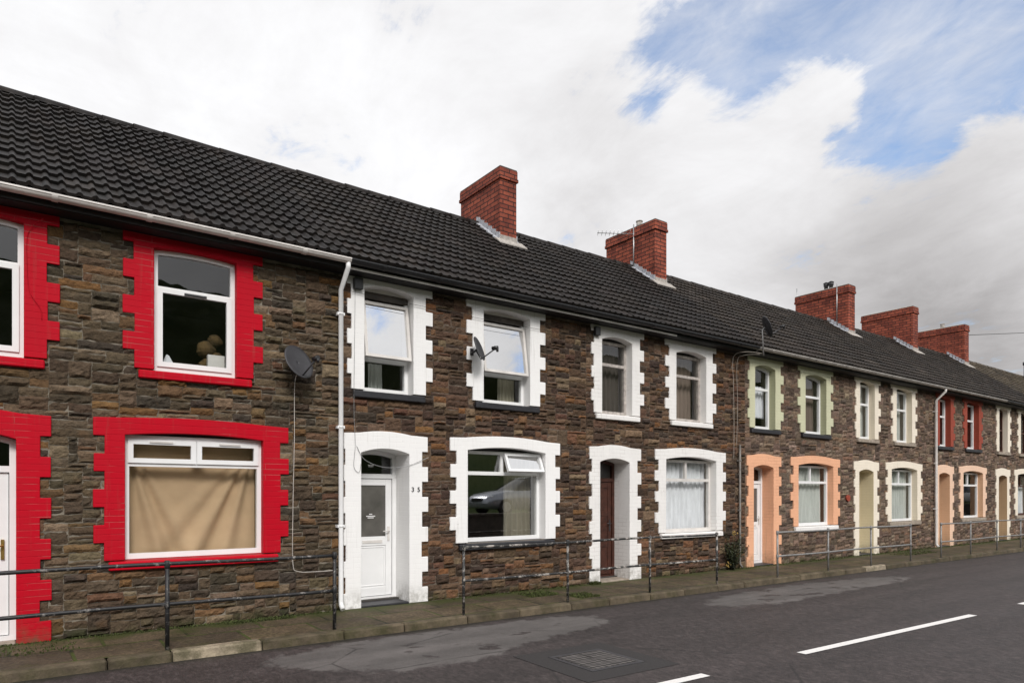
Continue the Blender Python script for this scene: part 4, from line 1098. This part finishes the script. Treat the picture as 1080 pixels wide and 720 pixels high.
while x < 110:
    L = rk.uniform(.78, .98)
    if x < 1.38 < x+L+.3: L = 1.38-x
    if abs(x-1.38) < .01: L = .92
    v = rk.uniform(.75, 1.2); kb.c = (.100*v, .078*v, .051*v)
    if abs(x-1.38) < .01: kb.c = (.34, .28, .20)
    if 15.2 < x < 16.0: kb.c = (.36, .30, .22)
    y0, y1 = kerb_y(x), kerb_y(x+L-.012)
    if y0 == y0:
        dz = rk.uniform(-.012, .008); dy = rk.uniform(-.012, .012); w = .15; t_ = RZ-.06
        p = [(x, y0+dy, t_), (x+L-.012, y1+dy, t_), (x+L-.012, y1+w, t_), (x, y0+w, t_),
             (x, y0+dy+.018, dz-.004), (x+L-.012, y1+dy+.018, dz-.004+rk.uniform(-.008, .008)), (x+L-.012, y1+w, dz), (x, y0+w, dz)]
        kb.hexa(p)
    x += L
tag(kb.build('kerb', M['kerb'], bevel=.018, colors=True), kind='structure')
M['paint_white'] = None
def mat_roadpaint():
    m, t, b = new_mat('road_paint'); p = position(t)
    n = t.noise(p, 28, 6, .75); n2 = t.noise(p, 120, 3)
    c = t.mix(t.ramp(n, [(0.58, 0.0), (0.72, .75)]), (.72, .70, .68), (.12, .11, .11))
    finish(t, b, c, .7, t.bump(n2, .4, .004)); return m
M['paint_white'] = mat_roadpaint()
def dash(x0, x1):
    mb = MB(); y0 = -5.06-.035*(x0-5.2); y1 = -5.06-.035*(x1-5.2)
    n = 8
    for k in range(n):
        a, b = x0+(x1-x0)*k/n, x0+(x1-x0)*(k+1)/n
        ya, yb = y0+(y1-y0)*k/n, y0+(y1-y0)*(k+1)/n
        mb.quad((a, ya-.055, RZ+.005), (b, yb-.055, RZ+.005), (b, yb+.055, RZ+.005), (a, ya+.055, RZ+.005))
    tag(mb.build('road_marking', M['paint_white']), kind='structure')
for x0 in (-5.0, 1.2, 7.03, 13.0, 19.0, 25, 31, 37): dash(x0, x0+4.25)

# manhole: patched asphalt around a cast iron cover in a frame
def mat_iron():
    m, t, b = new_mat('cast_iron_cover'); p = position(t)
    ch = t.node('ShaderNodeTexChecker'); ch.inputs['Scale'].default_value = 19
    mp = t.node('ShaderNodeMapping'); mp.inputs['Rotation'].default_value = (0, 0, R(45)); t.link(p, mp.inputs['Vector']); t.link(mp.outputs[0], ch.inputs['Vector'])
    n = t.noise(p, 14, 5, .7)
    c = t.mix(1.0, t.mix(ch.outputs['Fac'], (.030, .026, .025), (.14, .13, .125)), t.ramp(n, [(0.35, .45), (0.65, 1.4)]), 'MULTIPLY')
    finish(t, b, c, .55, t.bump(ch.outputs['Fac'], .5, .006), .3); return m
M['iron'] = mat_iron()
M['patch'] = mat_simple('asphalt_patch', (.026, .023, .023), .8, var=.35, nscale=60, bump=.5)
mx, my, mr = 5.0, -4.0, R(-2)
mh = empty('manhole_cover', (mx, my, RZ), 'square iron manhole cover set in a dark patch of the road', 'manhole cover', rz=mr)
p = MB(); p.box(-.64, .60, -.62, .62, -.02, .006); p.build('asphalt_patch', M['patch'], mh)
p = MB(); rect_ring_pts = [(-.36, .36, -.36, -.31), (-.36, .36, .31, .36), (-.36, -.31, -.31, .31), (.31, .36, -.31, .31)]
for a, b, c, d in rect_ring_pts: p.box(a, b, c, d, -.01, .011)
p.build('frame', M['dish'], mh)
p = MB(); p.box(-.30, -.004, -.30, .30, -.01, .012); p.box(.004, .30, -.30, .30, -.01, .012)
p.build('cover_plate', M['iron'], mh)

# moss and grass along the wall foot: tufts of blades
def tufts(name, spots, mat, seed, kind='stuff'):
    rnd = random.Random(seed); mb = MB()
    for (x0, x1, y0, y1, n, hgt) in spots:
        for _ in range(n):
            x = rnd.uniform(x0, x1); y = rnd.uniform(y0, y1); a = rnd.uniform(0, 6.28); h = hgt*rnd.uniform(.4, 1.1); w = rnd.uniform(.004, .009)
            lx, ly = math.cos(a)*h*.7, math.sin(a)*h*.7; ux, uy = -math.sin(a)*w, math.cos(a)*w
            i = [mb.vert(x-ux, y-uy, -.02), mb.vert(x+ux, y+uy, -.02), mb.vert(x+lx*.5+ux, y+ly*.5+uy, h*.7), mb.vert(x+lx*.5-ux, y+ly*.5-uy, h*.7), mb.vert(x+lx, y+ly, h)]
            mb.face(i[0], i[1], i[2], i[3]); mb.face(i[3], i[2], i[4])
    o = mb.build(name, mat); tag(o, kind=kind); return o
M['moss'] = mat_simple('moss_green', (.050, .062, .014), .95, var=.5, nscale=11)
tufts('moss', [(-.3, 3.6, -.11, -.03, 900, .025), (2.2, 3.1, -.22, -.05, 900, .03), (5.6, 8.4, -.12, -.04, 500, .025), (6.75, 7.35, -.65, -.25, 900, .03), (7.35, 7.75, -1.2, -.8, 500, .03),
               (8.55, 8.75, -.16, -.05, 300, .06), (13, 30, -.15, -.04, 1500, .03), (19.5, 21.5, -.8, -.3, 500, .025), (-.4, .6, -.7, -.2, 250, .022)], M['moss'], 2)

# ------------------------------------------------------------------ railings
def railing(x_posts, mat, label, yoff, zs, left_open=False, right_open=False, r=.0205):
    x0, x1 = x_posts[0], x_posts[-1]
    t = empty('street_railing', (x0, kerb_y(x0)+yoff, 0), label, 'railing', 'pavement railings')
    def P(x, z): return (x-x0, kerb_y(x)-kerb_y(x0), z)
    for x in x_posts:
        m = MB(); xx, yy, _ = P(x, 0)
        m.tube([(xx, yy, -.06), (xx, yy, zs[0])], r*.95, 10)
        for z in zs: m.tube([(xx, yy, z-.045), (xx, yy, z-.03), (xx, yy, z+.03), (xx, yy, z+.04)], [r*.98, r*1.28, r*1.28, r*.98], 10)
        m.build('post', mat, t)
    for z in zs:
        m = MB()
        pts = []
        n = max(8, int((x1-x0)/.3))
        for k in range(n+1):
            x = x0+(x1-x0)*k/n
            a = P(x, z+.006*math.sin(x*1.7)); pts.append(a)
        m.tube(pts, r*.9, 10)
        m.build('rail', mat, t)
    return t
railing([-2.35, -.50, 1.35, 3.20], M['rail_black'], 'black pavement railing in front of the red trimmed house', .17, (.905, .475), r=.0235)
railing([5.03, 6.90, 8.72, 10.50], M['rail_worn'], 'worn black and grey railing from number 35 to the net curtain window', .14, (.915, .455))
railing([12.35, 14.22, 16.05, 18.0], M['galv'], 'grey galvanised railing in front of the peach window', .10, (.885, .41))
railing([19.65, 21.5, 23.35, 25.2, 27.05, 28.9, 30.75], M['galv'], 'long grey galvanised railing beyond the white downpipe', .08, (.87, .40))

# ------------------------------------------------------------------ weed bush by the thin downpipe
def weed(x, y, label):
    t = empty('weed_plant', (x, y, 0), label, 'plant'); rnd = random.Random(4)
    st = MB(); lv = MB(); fl = MB()
    for k in range(26):
        a = rnd.uniform(0, 6.28); h = rnd.uniform(.3, .85); out = rnd.uniform(.08, .38)
        pts = [Vector((0, 0, 0)), Vector((math.cos(a)*out*.4, math.sin(a)*out*.4*.6, h*.55)), Vector((math.cos(a)*out, math.sin(a)*out*.6-.02, h))]
        st.tube([tuple(p) for p in pts], [.006, .004, .002], 5)
        for j in range(38):
            f = rnd.uniform(.05, 1); p = pts[0].lerp(pts[1], f*2) if f < .5 else pts[1].lerp(pts[2], f*2-1)
            p = p + Vector((rnd.gauss(0, .04), rnd.gauss(0, .035), rnd.gauss(0, .03)))
            d = Vector((rnd.gauss(0, 1), rnd.gauss(0, 1), rnd.gauss(.2, .6))).normalized()*rnd.uniform(.03, .075); s = d.cross(Vector((0, 0, 1))).normalized()*rnd.uniform(.01, .02)
            v = [p-d*.5, p+s, p+d*.5, p-s+Vector((0, 0, .008))]
            lv.face(*[lv.vert(*q) for q in v])
    st.build('stem', M['moss'], t); lv.build('leaves', mat_simple('weed_leaf', (.026, .032, .014), .7, var=.7, nscale=9), t)
    for dx, dz in ((-.02, .78), (-.22, .14)):
        for j in range(10):
            p = Vector((dx+rnd.gauss(0, .03), -.05+rnd.gauss(0, .03), dz+rnd.gauss(0, .04))); q = rnd.uniform(.012, .025)
            fl.face(fl.vert(p.x-q, p.y, p.z), fl.vert(p.x, p.y-q*.5, p.z-q), fl.vert(p.x+q, p.y, p.z), fl.vert(p.x, p.y+q*.4, p.z+q))
    fl.build('yellow_leaves', mat_simple('yellowing_leaf', (.24, .15, .03), .7), t)
weed(12.72, -.14, 'dark weed bush growing at the foot of the thin grey downpipe')

# ------------------------------------------------------------------ the other side of the road (behind the photographer, seen in the glass)
fp = MB(); fp.box(-60, 120, -10.6, -8.75, -.15, .0); tag(fp.build('footpath', M['pavement']), kind='structure')
rw = MB(); rw.box(-60, 120, -10.95, -10.6, -.15, .88); rw.box(-60, 120, -11.0, -10.55, .88, .96)
tag(rw.build('retaining_wall', mat_simple('dark_retaining_stone', (.06, .05, .042), .9, var=.5, nscale=6, bump=.6)), 'low dark stone retaining wall across the road', 'wall')
hl = MB(); hl.sm = True
rows = []; prof = [(-10.95, .84), (-15, .86), (-17, 1.6), (-24, 4.5), (-36, 9), (-52, 15.5), (-75, 24), (-110, 34)]
ys_ = [-10.95, -13, -15, -16] + [-17-1.6*k for k in range(58)]
def hill_z(y):
    for (a, za), (b, zb) in zip(prof, prof[1:]):
        if y >= b: return za+(zb-za)*(y-a)/(b-a)
    return prof[-1][1]
for y in ys_:
    row = []
    for i in range(241):
        x = -90+i*1.2; amp = min(max((-y-16)/14, 0), 1)
        n = 1.8*mnoise.noise((x*.05, y*.05, 5)) + 1.5*max(mnoise.noise((x*.28, y*.28, 9)), -.1) + .9*mnoise.noise((x*.8, y*.8, 3))
        row.append(hl.vert(x, y, hill_z(y)+amp*n))
    rows.append(row)
for a, b in zip(rows, rows[1:]):
    for i in range(240): hl.face(a[i], a[i+1], b[i+1], b[i])
tag(hl.build('hillside', M['turf']), kind='structure')

hm = MB(); hm.sm = True; prev = None
for i in range(73):
    a = R(-70+i*2.2)                      # far hills closing the street and standing behind the terrace
    row = []
    for rr, hh in ((150, -.3), (190, 5), (240, 13), (300, 21), (380, 24)):
        x, y = 20+rr*math.cos(a), rr*math.sin(a)
        row.append(hm.vert(x, y, hh*(.75+.6*mnoise.noise((x*.012, y*.012, 2)))+(.0 if hh < 1 else .9*mnoise.noise((x*.2, y*.2, 7)))))
    if prev:
        for k in range(4): hm.face(prev[k], row[k], row[k+1], prev[k+1])
    prev = row
tag(hm.build('hills', M['turf']), kind='structure')
def car(loc, rz, label, paint):
    t = empty('parked_car', loc, label, 'car', rz=rz)
    # profile stations along x (front at -x): x, half width, z bottom, z belt
    st = [(-2.08, .62, .32, .55), (-2.0, .74, .25, .70), (-1.75, .82, .22, .80), (-1.2, .86, .20, .90), (-.75, .87, .20, .95), (.3, .88, .20, .96), (1.2, .87, .20, .98), (1.75, .84, .24, .98), (1.98, .76, .32, .90), (2.04, .66, .40, .70)]
    mb = MB(); mb.sm = True; rings = []
    for x, w, zb, zt in st:
        rings.append([mb.vert(x, y, z) for y, z in ((-w*.9, zb), (-w, zb+.12), (-w, (zb+zt)/2), (-w*.96, zt-.05), (-w*.80, zt), (0, zt+.02), (w*.80, zt), (w*.96, zt-.05), (w, (zb+zt)/2), (w, zb+.12), (w*.9, zb))])
    for a, b in zip(rings, rings[1:]):
        for j in range(10): mb.face(a[j], b[j], b[j+1], a[j+1])
        mb.face(a[10], b[10], b[0], a[0])
    mb.face(*rings[0]); mb.face(*rings[-1][::-1])
    mb.build('body', paint, t)
    cb = MB(); cb.sm = True; rings = []
    for x, w, z in ((-.85, .74, .94), (-.15, .60, 1.38), (.35, .58, 1.46), (1.0, .58, 1.43), (1.55, .62, 1.25), (1.9, .70, .97)):
        rings.append([cb.vert(x, y, zz) for y, zz in ((-.76, .93), (-w, z-.04), (-w*.85, z), (0, z+.02), (w*.85, z), (w, z-.04), (.76, .93))])
    for a, b in zip(rings, rings[1:]):
        for j in range(6): cb.face(a[j], b[j], b[j+1], a[j+1])
    cb.build('cabin', M['car_glass'], t)
    rf = MB(); rf.sm = True
    rr = [[rf.vert(x, y, z) for y in (-w, -w*.6, 0, w*.6, w)] for x, w, z in ((-.1, .50, 1.425), (.35, .52, 1.49), (1.0, .52, 1.465), (1.35, .50, 1.36))]
    for a, b in zip(rr, rr[1:]):
        for j in range(4): rf.face(a[j], b[j], b[j+1], a[j+1])
    rf.build('roof', paint, t)
    for s in (-1, 1):
        hl_ = MB(); hl_.hexa([(-2.03, s*.46, .58), (-1.92, s*.74, .58), (-1.80, s*.76, .58), (-1.95, s*.46, .58), (-2.0, s*.46, .72), (-1.86, s*.76, .74), (-1.76, s*.76, .74), (-1.9, s*.46, .72)])
        hl_.build('headlight', M['upvc'], t)
        for x in (-1.3, 1.28):
            w = MB(); w.tube([(x, s*.70, .31), (x, s*.88, .31)], .31, 24); wo = w.build('wheel', M['black_paint'], t)
            r2 = MB(); r2.tube([(x, s*.86, .31), (x, s*.892, .31)], .20, 20); r2.build('rim', M['alu'], wo)
    gr = MB(); gr.box(-2.10, -2.0, -.36, .36, .52, .64); gr.build('grille', M['black_paint'], t)
    return t
M['car_glass'] = mat_simple('dark_car_glass', (.01, .011, .012), .05, var=.1)
M['car_paint'] = mat_simple('grey_metallic_paint', (.34, .36, .40), .25, .6, var=.05)
M['car_paint2'] = mat_simple('white_car_paint', (.7, .7, .7), .25, var=.03)
car((16.6, -12.4, .86), 0, 'grey parked car mirrored in the ground floor window of number 35', M['car_paint'])
car((58.5, -12.4, .86), 0, 'white parked car mirrored in a far ground floor window', M['car_paint2'])

# ------------------------------------------------------------------ sky, sun
SUN_EL, SUN_AZ = 40, -16          # the sun stands behind the photographer, a little to the left of square-on
world = bpy.data.worlds.new('World'); scene.world = world; world.use_nodes = True
t = NT(world); bg = t.n['Background']; bg.inputs['Strength'].default_value = 0.1
sky = t.node('ShaderNodeTexSky', sky_type='NISHITA'); sky.sun_disc = False
sky.sun_elevation = R(SUN_EL); sky.sun_rotation = R(180-SUN_AZ); sky.air_density = 1.0; sky.dust_density = 0.6; sky.ozone_density = 2.0
d = t.node('ShaderNodeTexCoord').outputs['Generated']
sep = t.node('ShaderNodeSeparateXYZ'); t.link(d, sep.inputs[0])
zz = t.math('ADD', t.math('MAXIMUM', sep.outputs[2], 0.0), .22)
cmb = t.node('ShaderNodeCombineXYZ'); t.link(t.math('DIVIDE', sep.outputs[0], zz), cmb.inputs[0]); t.link(t.math('DIVIDE', sep.outputs[1], zz), cmb.inputs[1])
cp = cmb.outputs[0]
n1 = t.noise(cp, 1.9, 10, .62, .5); n2 = t.noise(t.scale(cp, (1, .55, 1)), 5.0, 9, .66, .4); n3 = t.noise(cp, .8, 6, .55); n4 = t.noise(t.scale(cp, (1, .7, 1)), 13.0, 8, .6, .6)
def blobs(lst):
    acc = None
    for (c, s, w) in lst:
        q = t.math('MULTIPLY', t.vmath('DISTANCE', d, c), 1/s)
        g = t.math('MULTIPLY', t.math('EXPONENT', t.math('MULTIPLY', t.math('MULTIPLY', q, q), -1.0)), w)
        acc = g if acc is None else t.math('ADD', acc, g)
    return acc
holes = blobs([((.835, .275, .475), .085, -.75), ((.79, .36, .50), .075, -.75), ((.715, .455, .53), .075, -.6), ((.83, .36, .42), .05, -.75), ((.80, .43, .41), .035, -.55), ((.634, .548, .545), .05, -.50), ((.675, .49, .55), .05, -.45), ((.70, .51, .50), .04, -.30), ((.648, .59, .482), .030, -.50), ((.86, .23, .455), .07, -.6), ((.3, -.4, .87), .3, -.5), ((.40, -.77, .50), .045, -.34), ((.60, -.68, .42), .04, -.30), ((.47, -.755, .455), .03, -.40),
               ((.765, .45, .462), .045, .30), ((.79, .41, .447), .028, .30), ((.85, .27, .43), .03, .22), ((.871, .299, .39), .055, .40), ((.78, .40, .50), .03, .16)])
dens = t.math('ADD', t.math('ADD', 1.12, t.math('MULTIPLY', holes, 1.35)), t.math('ADD', t.math('MULTIPLY', t.math('SUBTRACT', n4, .5), 1.1), t.math('ADD', t.math('MULTIPLY', t.math('SUBTRACT', n1, .5), 1.9), t.math('MULTIPLY', t.math('SUBTRACT', n2, .5), 2.1))))
cov = t.node('ShaderNodeMapRange', interpolation_type='SMOOTHSTEP'); t.link(dens, cov.inputs[0]); cov.inputs[1].default_value = .08; cov.inputs[2].default_value = .80
# cloud brightness: thick white overhead and to the left, greyer towards the far end of the street, brightest around the hidden sun
shade = blobs([((.93, .33, .17), .20, -.32), ((.90, .36, .27), .16, -.16), ((.80, .50, .32), .16, -.10), ((.66, .68, .36), .20, -.10), ((.62, .65, .44), .1, -.08), ((math.sin(R(SUN_AZ))*math.cos(R(SUN_EL)), -math.cos(R(SUN_AZ))*math.cos(R(SUN_EL)), math.sin(R(SUN_EL))), .55, .75), ((.50, -.73, .46), .22, -.12)])
lum = t.math('ADD', t.math('ADD', .92, shade), t.math('MULTIPLY', t.math('SUBTRACT', n3, .5), .35))
lum = t.math('ADD', lum, t.math('ADD', t.math('MULTIPLY', t.math('SUBTRACT', n1, .5), .42), t.math('MULTIPLY', t.math('SUBTRACT', n2, .5), .26)))
cc = t.mix(t.math('MAXIMUM', t.math('SUBTRACT', .95, lum), 0.0), (.985, .985, 1.0), (1.0, .94, .93))
cl = t.vmath('SCALE', cc); 
nd = cl.node; t.link(t.math('MULTIPLY', lum, 10.0), nd.inputs['Scale'])
blue = t.vmath('SCALE', sky.outputs[0]); blue.node.inputs['Scale'].default_value = 2.05
veil = t.math('MULTIPLY', t.ramp(t.math('ADD', t.math('MULTIPLY', n2, .6), t.math('MULTIPLY', n4, .4)), [(.34, .16), (.66, 1.0)]), .66)
t.link(t.mix(t.math('MAXIMUM', cov.outputs[0], veil), blue, cl), bg.inputs['Color'])

sl = bpy.data.lights.new('Sun', 'SUN'); sl.energy = 2.2; sl.angle = R(17); sl.color = (1.0, .965, .92)
so = bpy.data.objects.new('Sun', sl); COL.objects.link(so); so.location = (5, -30, 30)
sd = Vector((math.sin(R(SUN_AZ))*math.cos(R(SUN_EL)), -math.cos(R(SUN_AZ))*math.cos(R(SUN_EL)), math.sin(R(SUN_EL))))
so.rotation_euler = sd.to_track_quat('Z', 'Y').to_euler()

# ------------------------------------------------------------------ camera
cam = bpy.data.cameras.new('Camera'); co = bpy.data.objects.new('Camera', cam); COL.objects.link(co)
cam.sensor_width = 36; cam.lens = 24.0; cam.shift_y = 161/1080; cam.clip_end = 2000; cam.clip_start = .05
co.location = (0, -9.304, 1.65); co.rotation_euler = (R(90), 0, -0.63367)
scene.camera = co
scene.view_settings.view_transform = 'Standard'; scene.view_settings.look = 'None'; scene.view_settings.exposure = 0.1; scene.view_settings.gamma = 1; scene.view_settings.use_curve_mapping = False
scene.render.resolution_x = 1024; scene.render.resolution_y = 682
scene.cycles.max_bounces = 6; scene.cycles.transparent_max_bounces = 12
